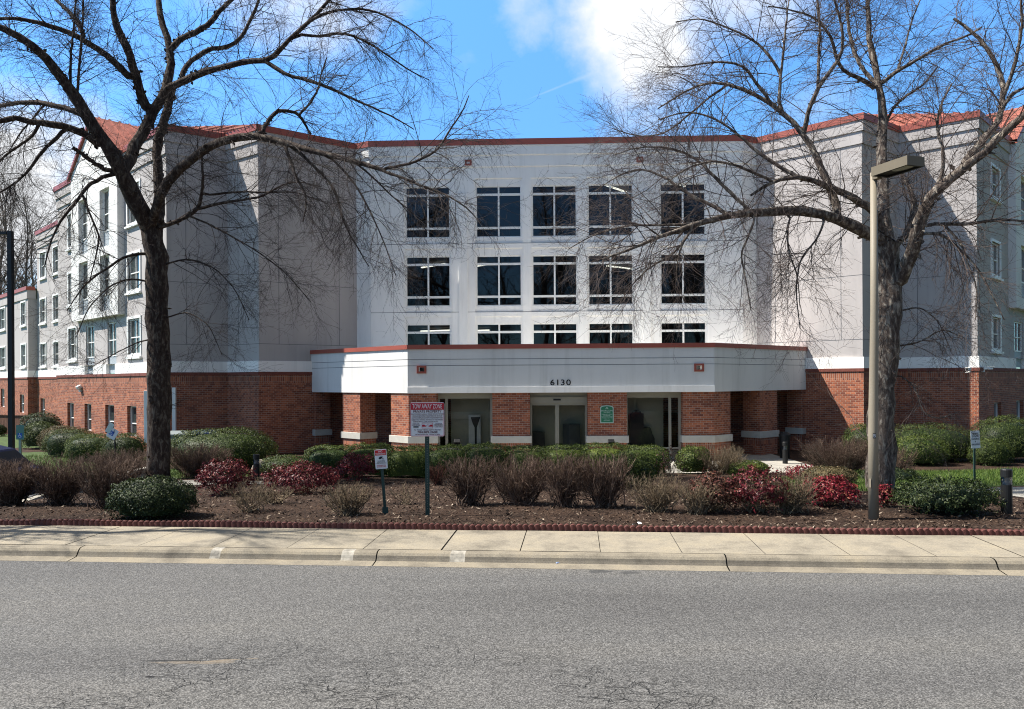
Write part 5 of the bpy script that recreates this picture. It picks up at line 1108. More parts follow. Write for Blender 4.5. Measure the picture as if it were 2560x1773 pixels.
def twigbush(c, rx, ry, h, n, seed, flat=0.25, k2=4, k3=0, r=0.006, base=0.16, jit=0.12):
    global RS; RS = np.random.RandomState(seed)
    b0 = np.c_[RS.normal(0, base * rx, n), RS.normal(0, base * ry, n), np.zeros(n)]
    ang = RS.uniform(0, 2 * np.pi, n); rad = RS.uniform(0, 1, n) ** 0.42; low = np.where(RS.uniform(0, 1, n) < 0.35, RS.uniform(0.35, 0.8, n), RS.uniform(0.82, 1.02, n)); top_ = np.c_[np.cos(ang) * rad * rx * RS.uniform(.85, 1.08, n), np.sin(ang) * rad * ry, h * (1 - flat * rad ** 3) * low]
    t = np.linspace(0, 1, 7)[None, :, None]; mid = b0 * 0.35 + top_ * 0.66; mid[:, 2] = top_[:, 2] * 0.40
    P = (1 - t) ** 2 * b0[:, None] + 2 * t * (1 - t) * mid[:, None] + t ** 2 * top_[:, None]; P[:, 1:-1] += RS.normal(size=(n, 5, 3)) * 0.015; P += np.array(c)[None, None]
    R = np.broadcast_to(np.linspace(r, r * 0.4, 7)[None], (n, 7)).copy()
    A, Ra = spawn(P, R, np.full(n, k2), (h * .14, h * .36), (18, 52), 5, -0.06, jit, 0.7, 0.0048, 0.0025, 0.28, 0.95, 0.5, 0.25)
    out = [tubes(P, R, 4), tubes(A, Ra, 3)]
    if k3:
        B, Rb = spawn(A, Ra, np.full(len(A), k3), (h * .08, h * .2), (15, 45), 4, -0.03, 0.15, 0.8, 0.003, 0.002, 0.2, 1.0, 0.7); out.append(tubes(B, Rb, 3))
    return join(out), A
SEED = [100]
def place(px0, px1, ytop, ybase, Y=None, dfac=0.8):
    cx_ = (px0 + px1) / 2; seed_hit = hit(cx_, ybase) if Y is None else None
    Yf = seed_hit.y if Y is None else Y
    rx = (px1 - px0) / 2 * Yf / F; ry = rx * dfac
    if Y is None: Yc = Yf + min(ry, 0.9) * 0.8
    else: Yc = Y
    rx = (px1 - px0) / 2 * Yc / F; a, b = ray(cx_, ytop); x = a * Yc; z0 = gz(x, Yc); z1 = CZ + b * (Yc - 0.15)
    return (x, Yc, z0), rx, ry, max(0.25, z1 - z0)
def shrub(px0, px1, ytop, ybase, label, mat=GREEN, Y=None, n=5200, ls=0.028, boxy=2.6, dfac=0.8, name='green_shrub', cat='shrub', group='clipped green shrubs', shell=0.25, cr=True, yaw=0.0):
    c, rx, ry, h = place(px0, px1, ytop, ybase, Y, dfac); SEED[0] += 1; n = int(n)
    parts = [leaves(c, rx, ry, c[2], c[2] + h, int(n * (2.2 if group.startswith('clipped') else 1.5)), ls * (0.78 if group.startswith('clipped') else 0.85), boxy, 0.13 if group.startswith('clipped') else shell, yaw, SEED[0], 0.8, 0.25 if group.startswith('clipped') else 0.75)]
    if cr: parts.append(core(c, rx, ry, c[2], c[2] + h * 0.97, boxy, 0.82 if group.startswith('clipped') else 0.7, yaw, SEED[0]))
    V, Q = join(parts); return tag(np_mesh(name, V, Q, mat, None, c), label, cat, group)
def bush(px0, px1, ytop, ybase, label, mat=BUSHT, Y=None, n=200, dfac=0.8, flat=0.2, k2=5, k3=2, name='twig_shrub', group='bare brown twig shrubs', r=0.0095, base=0.2, jit=0.2):
    c, rx, ry, h = place(px0, px1, ytop, ybase, Y, dfac); SEED[0] += 1
    (V, Q), A = twigbush(c, rx * 1.26, ry, h, int(n * 0.42), SEED[0], flat, k2 + 3, k3, r, base, jit); return tag(np_mesh(name, V, Q, mat, None, c), label, 'shrub', group)
def redbush(px0, px1, ytop, ybase, label, mat=REDL, n=1900, Y=None, ls=0.038, stems=45, dfac=0.85, shell=0.55):
    c, rx, ry, h = place(px0, px1, ytop, ybase, Y, dfac); SEED[0] += 1
    (V1, Q1), A = twigbush(c, rx * .9, ry * .9, h * .92, stems, SEED[0], 0.3, 3, 0, 0.006, 0.2)
    V2_, Q2 = leaves(c, rx, ry, c[2] + h * .03, c[2] + h, int(n * 2.2), ls * 0.75, 2.3, shell * .8, 0, SEED[0], 1.8, 0.6)
    e = empty('red_shrub', c, label, 'shrub', 'red leaved shrubs'); np_mesh('stems', V1, Q1, BUSHT2, e); np_mesh('foliage', V2_, Q2, mat, e); return e
# front left
shrub(280, 482, 1196, 1303, 'dense dark green shrub by the sidewalk in front of the left tree', DKGREEN, n=7000, ls=0.024, dfac=0.75, boxy=2.4)
bush(-40, 92, 1147, 1268, 'dense brown twig shrub at the left edge beside the driveway', n=420, k2=6, k3=3)
bush(92, 212, 1143, 1266, 'brown twig shrub second from the left edge behind the edging', n=330, k2=5, k3=3)
bush(196, 352, 1136, 1276, 'tallest brown twig shrub left of the dark green shrub', n=360, k2=6, k3=3)
bush(222, 432, 1122, 1192, 'wide brown twig hedge behind the trunk of the left tree', n=560, k2=5, k3=2)
bush(424, 566, 1110, 1196, 'rounded brown twig shrub just right of the left tree trunk', n=480, k2=6, k3=2)
redbush(500, 632, 1152, 1242, 'round dark red shrub between the left tree and the boulder', REDL, 2600)
redbush(672, 836, 1158, 1238, 'wide dark red shrub in front of the low green mound', REDL, 2600)
redbush(776, 852, 1172, 1212, 'small dark red shrub between two larger red shrubs', REDL, 1000)
redbush(842, 940, 1134, 1204, 'bright red shrub left of the small warning sign', REDB, 1700)
bush(575, 680, 1200, 1286, 'thin straggly twig shrub below the round dark red shrub', BUSHT2, n=90, k2=4, k3=3, name='straggly_shrub', group='straggly half bare shrubs', r=0.007, jit=0.25)
bush(815, 925, 1206, 1294, 'low tangled shrub left of the small warning sign post', BUSHT2, n=190, k2=4, k3=2, name='straggly_shrub', group='straggly half bare shrubs', jit=0.25)
bush(975, 1048, 1208, 1264, 'few bare stems between the two sign posts', BUSHT2, n=34, k2=4, k3=2, name='straggly_shrub', group='straggly half bare shrubs', r=0.008, jit=0.25)
bush(1072, 1118, 1160, 1215, 'small rusty shrub right of the tall sign post', REDBR, n=120, k2=4, k3=2, name='straggly_shrub', group='straggly half bare shrubs', jit=0.2)
# centre
bush(1700, 1790, 1205, 1290, 'tangled tan shrub at the front of the brownish red shrub', BUSHT2, n=140, k2=4, k3=2, name='straggly_shrub', group='straggly half bare shrubs', jit=0.25)
bush(640, 735, 1212, 1262, 'small tan shrub in front of the wide dark red shrub', BUSHT2, n=70, k2=4, k3=2, name='straggly_shrub', group='straggly half bare shrubs', jit=0.25)
bush(1118, 1230, 1140, 1268, 'upright brown twig shrub nearest the tow sign', n=230, k2=6, k3=2, flat=0.12)
bush(1226, 1372, 1137, 1268, 'broad brown twig shrub second from the tow sign', n=300, k2=6, k3=2, flat=0.12)
bush(1366, 1462, 1137, 1272, 'narrow brown twig shrub third from the tow sign', n=210, k2=6, k3=2, flat=0.12)
bush(1446, 1570, 1136, 1274, 'brown twig shrub at the right end of the middle row', n=260, k2=6, k3=2, flat=0.12)
hc, hrx, hry, hh = place(787, 1642, 1113, 1196, None, 0.1)
hparts = []
for k, fx in enumerate(np.linspace(-0.93, 0.93, 9)):
    x = hc[0] + hrx * fx; cc = (x, hc[1] + 0.35 - 0.03 * x, gz(x, hc[1] + .35)); zt = 0.44 + 0.04 * math.sin(k * 2.1)
    hparts += [leaves(cc, hrx / 6.6, 0.62, cc[2], zt, 9500, 0.021, 4.6, 0.12, 0, 500 + k, 0.6, 0.25), core(cc, hrx / 6.6, 0.62, cc[2], zt - 0.03, 4.6, 0.8)]
V, Q = join(hparts); tag(np_mesh('hedge', V, Q, GREENY, None, hc), 'long clipped green hedge in front of the entrance glass', 'hedge')
shrub(648, 784, 1140, 1192, 'low green mound behind the wide dark red shrub', GREEN, n=4200)
shrub(1503, 1634, 1134, 1222, 'green mound in front of the right end of the hedge', GREEN, n=4200)
shrub(1690, 1778, 1117, 1186, 'bright yellow green shrub by the corner pier right of the doors', GREENY, n=4200)
shrub(1800, 1922, 1153, 1188, 'low bright green mound below the right brick pier', GREENY, n=3200)
bush(1738, 1862, 1112, 1188, 'brown twig shrub beside the bright yellow green shrub', BUSHT2, n=300, k2=5, k3=2)
bush(1575, 1712, 1186, 1286, 'sparse tan shrub right of the middle row', BUSHT2, n=190, k2=5, k3=3, name='straggly_shrub', group='straggly half bare shrubs', r=0.007, jit=0.25)
redbush(1640, 1712, 1120, 1200, 'tall thin shrub with a few red leaves in front of the corner pier', REDBR, 220, stems=16)
redbush(1718, 1850, 1186, 1286, 'brownish red shrub right of the sparse tan shrub', REDBR, 1500, stems=70)
redbush(1812, 1972, 1172, 1288, 'large red and brown shrub in the middle of the right bed', REDL, 1500, stems=90)
bush(1905, 2035, 1180, 1290, 'tangled brown shrub between the large and the brightest red shrub', BUSHT2, n=220, k2=5, k3=3, name='straggly_shrub', group='straggly half bare shrubs', jit=0.25)
redbush(2004, 2142, 1196, 1272, 'brightest red shrub left of the tan lamp post', REDB, 2300)
redbush(1965, 2040, 1165, 1205, 'small red shrub beyond the brightest red shrub', REDB, 700)
redbush(2192, 2234, 1216, 1270, 'tiny red shrub at the foot of the lamp post and tree', REDB, 420)
# right
bush(2016, 2175, 1097, 1198, 'wide brown twig hedge left of the lamp post', n=620, k2=6, k3=2, flat=0.1)
bush(2160, 2275, 1112, 1196, 'brown twig shrub right of the trunk of the right tree', n=300, k2=5, k3=2)
shrub(2005, 2140, 1168, 1212, 'low green cover under the right brown twig hedge', BRNL, n=2600, boxy=2.2)
shrub(2108, 2232, 1060, 1115, 'green mound against the right brick wall left of the lamp post', GREEN, Y=28.8)
shrub(2222, 2434, 1060, 1160, 'largest green mound behind the right tree', GREEN, Y=28.4, n=8000)
shrub(2236, 2362, 1089, 1166, 'bright topped green mound in front of the largest mound', GREENY, Y=26.9, n=5200)
shrub(2432, 2600, 1042, 1158, 'tall round dark green shrub at the right edge of the picture', GREEN, Y=28.0, n=8000)
shrub(2428, 2524, 1098, 1158, 'small green mound behind the white parking sign', GREEN, Y=26.7, n=4200)
shrub(2236, 2490, 1196, 1296, 'wide spreading green juniper by the right bollard', DKGREEN, n=9000, ls=0.026, boxy=2.0, dfac=0.85, shell=0.5, cr=True, group='spreading shrubs')
shrub(2150, 2300, 1172, 1206, 'low dark green plant at the foot of the right tree', DKGREEN, n=2600, boxy=2.0, group='spreading shrubs')
# left background
shrub(424, 684, 1072, 1160, 'broad tall green shrub against the shaded brick wall', GREEN, Y=27.3, n=10000, ls=0.034)
shrub(56, 150, 1032, 1112, 'rounded green shrub at the far corner of the left wing', DKGREEN, Y=38.5, n=4200, ls=0.04)
shrub(62, 142, 1056, 1126, 'green shrub in front of the corner of the left wing', GREEN, Y=35.5, n=4200, ls=0.036)
shrub(104, 208, 1066, 1128, 'brownish shrub between green shrubs under the left windows', BRNL, Y=34.6, n=3600, ls=0.036)
shrub(118, 232, 1074, 1140, 'boxy green shrub under the second left window', GREEN, Y=31.8, n=5200, boxy=3.4)
shrub(170, 284, 1086, 1144, 'bright green shrub beside the tilted sign', GREENY, Y=29.8, n=5200, boxy=3.2)
shrub(256, 362, 1084, 1144, 'glossy green shrub right of the tilted sign', GREEN, Y=29.2, n=4600)
shrub(-30, 12, 1062, 1100, 'dark green shrub at the left edge by the wooden fence', DKGREEN, Y=44, n=1500, ls=0.05)

# leaf litter on the mulch and grass on the lawns
rs = np.random.RandomState(77); n = 36000
xs = rs.uniform(-11, 11.5, n); ys = 12.2 + rs.uniform(0, 1, n) ** 1.3 * 10; ok = np.array([behind_edge(x, y - 0.12) and not (x > 10 and y < 19) and x > -10.2 for x, y in zip(xs, ys)]); xs, ys = xs[ok], ys[ok]; n = len(xs)
zs = np.array([gz(x, y) for x, y in zip(xs, ys)]) + rs.uniform(0.004, 0.02, n); p = np.c_[xs, ys, zs]
nr = rs.normal(size=(n, 3)) * 0.45; nr[:, 2] += 1; nr /= np.linalg.norm(nr, axis=1, keepdims=True); a = np.cross(nr, rs.normal(size=(n, 3))); a /= np.linalg.norm(a, axis=1, keepdims=True); b = np.cross(nr, a); s = rs.uniform(0.012, 0.055, (n, 1)); asp = rs.uniform(0.08, 0.42, (n, 1))
V = np.stack([p - a * s, p - b * s * asp, p + a * s, p + b * s * asp], 1).reshape(-1, 3)
LIT = leafmat('leaf_litter', [(0, (0.012, 0.008, 0.006)), (0.45, (0.045, 0.028, 0.02)), (0.8, (0.115, 0.078, 0.055)), (0.95, (0.20, 0.15, 0.11)), (1, (0.36, 0.29, 0.22))], 0.9, 0.0)
tag(np_mesh('leaf_litter', V, np.arange(n * 4).reshape(-1, 4), LIT), kind='stuff')
GRASSM = leafmat('grass_blade', [(0, (0.03, 0.06, 0.010)), (0.5, (0.07, 0.125, 0.018)), (1, (0.15, 0.19, 0.045))], 0.6)
for fn, (x0, x1, y0, y1), cnt in ((lawn_r, (6.3, 18, 17.3, 26), 42000), (lawn_l, (-20, -8, 22.5, 32), 22000)):
    xs = rs.uniform(x0, x1, cnt); ys = rs.uniform(y0, y1, cnt); ok = np.array([fn(x, y) for x, y in zip(xs, ys)]); xs, ys = xs[ok], ys[ok]; n = len(xs); zs = np.array([gz(x, y) for x, y in zip(xs, ys)])
    p = np.c_[xs, ys, zs]; an = rs.uniform(0, 6.28, n); d = np.c_[np.cos(an), np.sin(an), np.zeros(n)] * 0.008; h = np.c_[rs.normal(0, .03, n), rs.normal(0, .03, n), rs.uniform(0.04, 0.10, n)]
    V = np.stack([p - d, p + d, p + d * .3 + h, p - d * .3 + h], 1).reshape(-1, 3); tag(np_mesh('grass', V, np.arange(n * 4).reshape(-1, 4), GRASSM), kind='stuff')

# ------------------------------------------------------------------ street furniture
TAN = M('tan_post_paint', (0.25, 0.213, 0.158), 0.55, 0.12, 3, 0.1, 40, 0, True); BRONZE = M('lamp_head_bronze', (0.15, 0.125, 0.085), 0.5, 0.1)
b0 = hit(2184, 1299); Y = b0.y
lp_ = empty('street_lamp', b0, 'tall tan round lamp post with box head in front of the right tree', 'lamp post')
tp = at(2184, 432, Y); mb = MB(); mb.tube([(b0.x, b0.y, b0.z - 0.05), (b0.x, b0.y, b0.z + 1.5), (tp.x, b0.y, tp.z * 0.6), (tp.x, b0.y, tp.z)], [0.083, 0.079, 0.064, 0.054], 24); pole = mb.build('pole', TAN, lp_, smooth=True)
mb = MB(); mb.box((b0.x - 0.072, b0.y - 0.03, b0.z + 0.62), (0.012, 0.07, 0.15)); mb.build('hand_hole_cover', TAN, pole, bevel=0.005)
hd_ = Vector((0.33, -0.944, 0)).normalized(); hr = Vector((0.944, 0.33, 0)); c = Vector((tp.x, b0.y, tp.z - 0.03)) + hd_ * 0.50
mb = MB(); w, h_, l_ = 0.36, 0.15, 0.74
def hp(a_, b_4, z): return c + hd_ * a_ + hr * b_4 + UP * z
bot = [hp(-l_ / 2, -w / 2, -0.08), hp(l_ / 2, -w / 2, -0.08), hp(l_ / 2, w / 2, -0.08), hp(-l_ / 2, w / 2, -0.08)]; tpv = [p + UP * h_ for p in bot]; 
mb.poly(tpv)
ins = [hp(-l_ / 2 + .05, -w / 2 + .04, -0.08), hp(l_ / 2 - .05, -w / 2 + .04, -0.08), hp(l_ / 2 - .05, w / 2 - .04, -0.08), hp(-l_ / 2 + .05, w / 2 - .04, -0.08)]
for j in range(4):
    k = (j + 1) % 4; mb.poly([bot[j], bot[k], tpv[k], tpv[j]]); mb.poly([bot[k], bot[j], ins[j], ins[k]], 1); mb.poly([ins[k], ins[j], ins[j] + UP * .03, ins[k] + UP * .03], 1)  # underside rim coloured darker to hold the shade that bounce light washes out
hdo = mb.build('lamp_head', [BRONZE, DARKM], lp_)
MB().poly([p + UP * 0.028 for p in ins]).build('reflector', DARKM, hdo)
mb = MB(); mb.poly([hp(0.12 + 0.2 * math.cos(x), 0.11 * math.sin(x), -0.056) for x in np.linspace(0, 2 * math.pi, 20)[:-1]]); mb.build('lens', M('lamp_lens', (0.33, 0.35, 0.27), 0.15), hdo)
mb = MB(); mb.box(Vector((tp.x, b0.y, tp.z - 0.06)) + hd_ * 0.06, (0.14, 0.1, 0.14), (hd_, hr, UP)); mb.build('bracket', BRONZE, lp_)
mb = MB(); tg = at(2186, 1090, Y - 0.083); mb.box(tg, (0.05, 0.006, 0.085)); tgo = mb.build('letter_tag', INKB, pole); text_obj([('B', 0, 0, 0.08, 1)], SIGNW, tg + Vector((0, -0.006, 0)), XR, UP, 'lettering', tgo)
# dark lamp post on the left
b0 = at(29.5, 1215, 20.0); b0.z = gz(b0.x, 20.0); e = empty('street_lamp', b0, 'dark square lamp post at the left edge beside the parked car', 'lamp post'); tz = at(29.5, 578, 20).z
mb = MB(); mb.prism([(b0.x - .056, b0.y - .056), (b0.x + .056, b0.y - .056), (b0.x + .056, b0.y + .056), (b0.x - .056, b0.y + .056)], b0.z - .05, tz); mb.build('pole', DARKM, e)
mb = MB(); mb.box((b0.x - 0.62, b0.y, tz - 0.05), (1.05, 0.06, 0.08)); mb.build('arm', DARKM, e); mb = MB(); mb.box((b0.x - 1.45, b0.y, tz - 0.02), (0.7, 0.38, 0.17)); mb.build('lamp_head', DARKM, e, bevel=0.02)
# bollards
def bollard(px, ybase, label, Y=None, dark=True):
    b = hit(px, ybase) if Y is None else at(px, ybase, Y); b.z = gz(b.x, b.y) if b.y < 24.4 else -0.6; e = empty('bollard_light', b, label, 'bollard light', 'dark bollard lights')
    mb = MB(); mb.tube([b + UP * -.05, b + UP * .50], 0.09, 20); mb.build('post', DARKM, e, smooth=False)
    mb = MB(); mb.tube([b + UP * .50, b + UP * .56, b + UP * .57, b + UP * .63], [0.075, 0.05, 0.05, 0.075], 20); mb.build('louvre', M('bollard_louvre', (0.2, 0.2, 0.2), 0.3, 0.1), e)
    mb = MB(); mb.tube([b + UP * .48, b + UP * .64], 0.088, 20, cap=False); mb.build('lens', glassmat('bollard_lens', (0.85, 0.85, 0.85), 0.02), e)
    mb = MB(); mb.tube([b + UP * .64, b + UP * .76, b + UP * .775], [0.093, 0.093, 0.085], 20); mb.build('cap', DARKM, e)
bollard(2516.5, 1283, 'dark bollard light beside the path at the right edge'); bollard(641, 1168, 'dark bollard light behind the boulder on the left', 22.4); bollard(1963, 1160, 'dark bollard light on the paving right of the last pier')
# bin in the porch
b = at(1962, 1150, 29.3); b.z = -0.6; e = empty('litter_bin', b, 'dark litter bin standing in the porch behind the bollard light', 'bin'); mb = MB(); mb.tube([b + UP * 0.0, b + UP * .85], [0.18, 0.2], 20); mb.build('body', DARKM, e); mb = MB(); mb.tube([b + UP * .85, b + UP * .9, b + UP * 1.0], [0.22, 0.22, 0.12], 20); mb.build('lid', BLACK, e)
# tow sign
b0 = hit(1069, 1289); Y = b0.y
e = empty('tow_sign', b0, 'square red and white tow away zone sign on a dark perforated post', 'sign')
c = at(1068.3, 1049, Y - 0.04); w = 85.5 * Y / F; h = 85 * Y / F
mb = MB(); zt = c.z + h * 0.42; wd = 0.038
mb.prism([(b0.x - wd, Y - .012), (b0.x + wd, Y - .012), (b0.x + wd, Y + .004), (b0.x + .02, Y + .004), (b0.x + .014, Y + .03), (b0.x - .014, Y + .03), (b0.x - .02, Y + .004), (b0.x - wd, Y + .004)], b0.z - .05, zt)
post = mb.build('post', GREENM, e)
hm = MB()
for k in range(40):
    z = b0.z + 0.12 + k * 0.0445
    if z < c.z - h / 2 - 0.02: hm.poly([Vector((b0.x + 0.008 * math.cos(x), Y - .0135, z + 0.009 * math.sin(x))) for x in np.linspace(0, 2 * math.pi, 9)[:-1]])
hm.build('post_hole', M('post_hole_light', (0.17, 0.16, 0.14), 0.9), post)
pl = plate(e, 'plate', c, XR, UP, w, h, -0.004, SIGNW, 0.03)
pl.data.flip_normals()
fc = c + Vector((0, -0.006, 0))
mb = MB(); mb.box(fc + UP * (h * 0.383), (w * 0.965, 0.003, h * 0.195)); mb.build('red_header', SIGNR, e)
u = w / 85.5   # one photo pixel on the sign
mb = MB()
for sgn in (-1, 1): mb.box(fc + XR * sgn * w * 0.484, (w * 0.012, 0.003, h * 0.96))
mb.box(fc - UP * h * 0.484, (w * 0.956, 0.003, h * 0.012)); mb.build('border', SIGNR, e)
fc2 = fc + Vector((0, -0.004, 0))
text_obj([('TOW AWAY ZONE', 0, h * 0.38, h * 0.19, (w * 0.86,))], SIGNW, fc2, XR, UP, 'lettering', e, 0.0)
sm = h * 0.047
text_obj([('PRIVATE PROPERTY', 0, h * 0.232, h * 0.098, (w * .82,)), ('UNAUTHORIZED, ILLEGALLY PARKED OR UNATTENDED', 0, h * 0.158, sm, 0.80), ('VEHICLES IMPROPERLY REGISTERED OR VEHICLES', 0, h * 0.102, sm, 0.84), ('NOT IN COMPLIANCE WITH THIS PROPERTY ARE', 0, h * 0.046, sm, 0.86),
          ('SUBJECT TO TOWING, BOOTING AT THE OWNERS', 0, h * -0.01, sm, 0.84), ('EXPENSE PER N.C. LAW 24 HOURS A DAY', -w * .05, h * -0.066, sm, 0.84), ('TOW LOT', -w * .33, h * -0.128, sm, 0.9), ('OPEN 24 HRS', -w * .33, h * -0.166, sm, 0.9), ('STORAGE', w * .33, h * -0.128, sm, 0.9), ('FEES PER DAY', w * .33, h * -0.166, sm, 0.9), ('CASH ONLY', w * .33, h * -0.215, sm, 0.9),
          ('For Towed Vehicles Call To Recover', 0, h * -0.302, h * 0.055, 0.95), ('704.889.2608', 0, h * -0.372, h * 0.088, (w * .58,)), ('3300 North Graham Street   Charlotte, NC 28206', 0, h * -0.438, h * 0.042, 0.84)], INKR, fc2, XR, UP, 'lettering', e)
mb = MB(); bx, bz = w * 0.155, h * 0.075; yc = -h * 0.178
for sgn in (-1, 1): mb.box(fc2 + XR * sgn * bx + UP * yc, (w * .008, .002, 2 * bz)); mb.box(fc2 + UP * (yc + sgn * bz), (2 * bx, .002, h * .008))
for (x0, fl) in ((-0.085, 1), (0.09, -1)):
    mb.poly([fc2 + XR * w * (x0 + fl * dx) + UP * (yc + h * dy) + Vector((0, -.001, 0)) for dx, dy in ((-.065, -.03), (.055, -.03), (.055, -.002), (.02, .005), (-.0, .028), (-.045, .028), (-.065, .01))])
mb.poly([fc2 + XR * w * x + UP * (yc + h * y) + Vector((0, -.0012, 0)) for x, y in ((-.03, -.005), (.03, .045), (.035, .04), (-.025, -.012))])
mb.build('tow_pictogram', SIGNR, e)
mb = MB(); mb.box(fc2 + XR * -w * .33 + UP * -h * .215, (w * .15, .002, h * .035)); mb.build('card_symbols', INKB, e)
# small no trespassing sign, leaning
b0 = hit(963, 1287); Y = b0.y; e = empty('warning_sign', b0, 'small red and white no trespassing sign on a leaning green post', 'sign')
c = at(952.5, 1148, Y - 0.02); tl = -0.075; X_ = Vector((math.cos(tl), 0, math.sin(tl))); U_ = Vector((-math.sin(tl), 0, math.cos(tl))) ; U_ = Vector((math.sin(tl), 0, math.cos(tl))); X_ = Vector((math.cos(tl), 0, -math.sin(tl)))
w = 30.5 * Y / F; h = 49 * Y / F
mb = MB(); mb.box((b0 + (c - b0) * 0.5 + Vector((0, 0.03, 0))), (0.05, 0.02, (c - b0).length), ((c - b0).cross(Vector((0, 1, 0))).normalized(), Vector((0, 1, 0)), (c - b0).normalized())); mb.build('post', GREENM, e)
mb = MB(); mb.box(b0 + UP * 0.08 + Vector((0, 0.012, 0)), (0.105, 0.018, 0.11)); mb.build('anchor_plate', GREENM, e)
pl = plate(e, 'plate', c, X_, U_, w, h, -0.004, SIGNW, 0.02); pl.data.flip_normals(); fc = c + Vector((0, -0.006, 0))
mb = MB(); mb.box(fc + U_ * h * 0.33, (w * .9, .003, h * .26), (X_, Vector((0, 1, 0)), U_)); mb.build('red_header', SIGNRD, e); fc2 = fc + Vector((0, -.003, 0))
text_obj([('NO', 0, h * .385, h * .13, 1), ('TRESPASSING', 0, h * .265, h * .105, (w * .8,))], SIGNW, fc2, X_, U_, 'lettering', e)
text_obj([('THIS PROPERTY', 0, -h * .09, h * .055, 0.95), ('IS PROTECTED BY', 0, -h * .15, h * .055, 0.9), ('VIDEO SURVEILLANCE', 0, -h * .21, h * .055, 0.9)], INKB, fc2, X_, U_, 'lettering', e)
text_obj([('TRESPASSERS WILL', 0, -h * .32, h * .065, 0.86), ('BE PROSECUTED', 0, -h * .39, h * .065, 0.9)], SIGNRD, fc2, X_, U_, 'lettering', e)
mb = MB()
def sp2(x, y, o=0): return fc2 + X_ * w * x + U_ * h * y + Vector((0, -.001 - o, 0))
mb.poly([sp2(-.2, .06), (sp2(-.12, .0)), sp2(.02, .01), sp2(.14, .09), sp2(.16, .13), sp2(-.05, .135)]); mb.poly([sp2(.1, .0, .0005), sp2(.22, -.02, .0005), sp2(.22, .02, .0005), sp2(.12, .03, .0005)])
mb.build('camera_pictogram', INKB, e)
# white sign on the right lawn
b0 = hit(2437, 1205); Y = b0.y; e = empty('parking_sign', b0, 'small white loading sign on a thin green post on the right lawn', 'sign'); c = at(2438.5, 1099, Y - .03); w, h = 23 * Y / F, 44 * Y / F; tl = 0.06
X_ = Vector((math.cos(tl), 0, math.sin(tl))); U_ = Vector((-math.sin(tl), 0, math.cos(tl)))
mb = MB(); mb.box(((b0 + c) / 2) + Vector((0, .03, 0)), (0.045, 0.03, (c - b0).length), None); mb.build('post', GREENM, e)
pl = plate(e, 'plate', c, X_, U_, w, h, -0.004, SIGNW, 0.02); pl.data.flip_normals()
text_obj([('FRONT', 0, h * .32, h * .14, .8), ('DOOR', 0, h * .18, h * .14, .8), ('LOADING', 0, h * .03, h * .14, .72), ('&', 0, -h * .12, h * .13, .8), ('UNLOADING', 0, -h * .28, h * .14, .58)], INKB, c + Vector((0, -.007, 0)), X_, U_, 'lettering', e)
# tilted accessible-parking sign and the blue one
WHE = [(0.0, 0.32), (0.0, -0.02)]
def wheelchair(par, c, X_, U_, s, mat):
    mb = MB()
    def g(x, y): return c + X_ * x * s + U_ * y * s
    mb.poly([g(-.05 + .07 * math.cos(a), .36 + .07 * math.sin(a)) for a in np.linspace(0, 2 * math.pi, 10)[:-1]])
    mb.poly([g(-.09, .28), g(-.02, .28), g(-.01, .1), g(.15, .1), g(.24, -.2), g(.33, -.17), g(.34, -.24), g(.2, -.28), g(.1, .02), g(-.07, .02)])
    k = [g(-.02 + .25 * math.cos(a), -.1 + .25 * math.sin(a)) for a in np.linspace(2.0, 5.9, 12)] + [g(-.02 + .18 * math.cos(a), -.1 + .18 * math.sin(a)) for a in np.linspace(5.9, 2.0, 12)]
    mb.poly(k); mb.build('wheelchair_symbol', mat, par)
b0 = at(288, 1150, 25.2); b0.z = gz(b0.x, b0.y); e = empty('accessible_parking_sign', b0, 'white accessible parking sign tilted sideways on a dark post', 'sign', 'accessible parking signs'); Y = 25.2
mb = MB(); tpv_ = at(287, 1083, Y); mb.tube([b0, tpv_], 0.025, 8); mb.build('post', DARKM, e); c = at(281, 1084, Y - .04); tl = -0.52; X_ = Vector((math.cos(tl), 0, math.sin(tl))); U_ = Vector((-math.sin(tl), 0, math.cos(tl)))
pl = plate(e, 'plate', c, X_, U_, 0.31, 0.34, -.004, SIGNW, .03); pl.data.flip_normals(); mb = MB(); mb.box(c + X_ * -.03 + Vector((0, -.006, 0)), (0.15, .003, .15), (X_, Vector((0, 1, 0)), U_)); mb.build('blue_panel', SIGNB, e); wheelchair(e, c + X_ * -.03 + Vector((0, -.009, 0)), X_, U_, 0.16, SIGNW)
text_obj([('PARKING', 0.09, -0.02, 0.05, 0.8)], INKB, c + Vector((0, -.007, 0)), U_, -X_, 'lettering', e)
pl = plate(e, 'upper_plate', at(274, 1070, Y - .05), X_, U_, 0.17, 0.34, -.004, M('sign_pale_green', (0.5, 0.6, 0.57), 0.5), .03); pl.data.flip_normals()
b0 = at(50, 1150, 30); b0.z = -0.6; e = empty('accessible_parking_sign', b0, 'blue accessible parking sign on a post beside the dark lamp post', 'sign', 'accessible parking signs'); c = at(50, 1081, 29.96)
mb = MB(); mb.box((b0.x, 30.02, (b0.z + c.z) / 2), (0.09, 0.06, c.z - b0.z)); mb.build('post', M('grey_post', (0.25, 0.28, 0.27), 0.6), e); pl = plate(e, 'plate', c, XR, UP, 0.31, 0.57, -.004, M('sign_teal', (0.10, 0.20, 0.19), 0.5), .03); pl.data.flip_normals()
mb = MB(); mb.box(c + UP * -.13 + Vector((0, -.006, 0)), (0.18, .003, .2)); mb.build('blue_panel', SIGNB, e); wheelchair(e, c + UP * -.13 + Vector((0, -.01, 0)), XR, UP, 0.22, SIGNW)

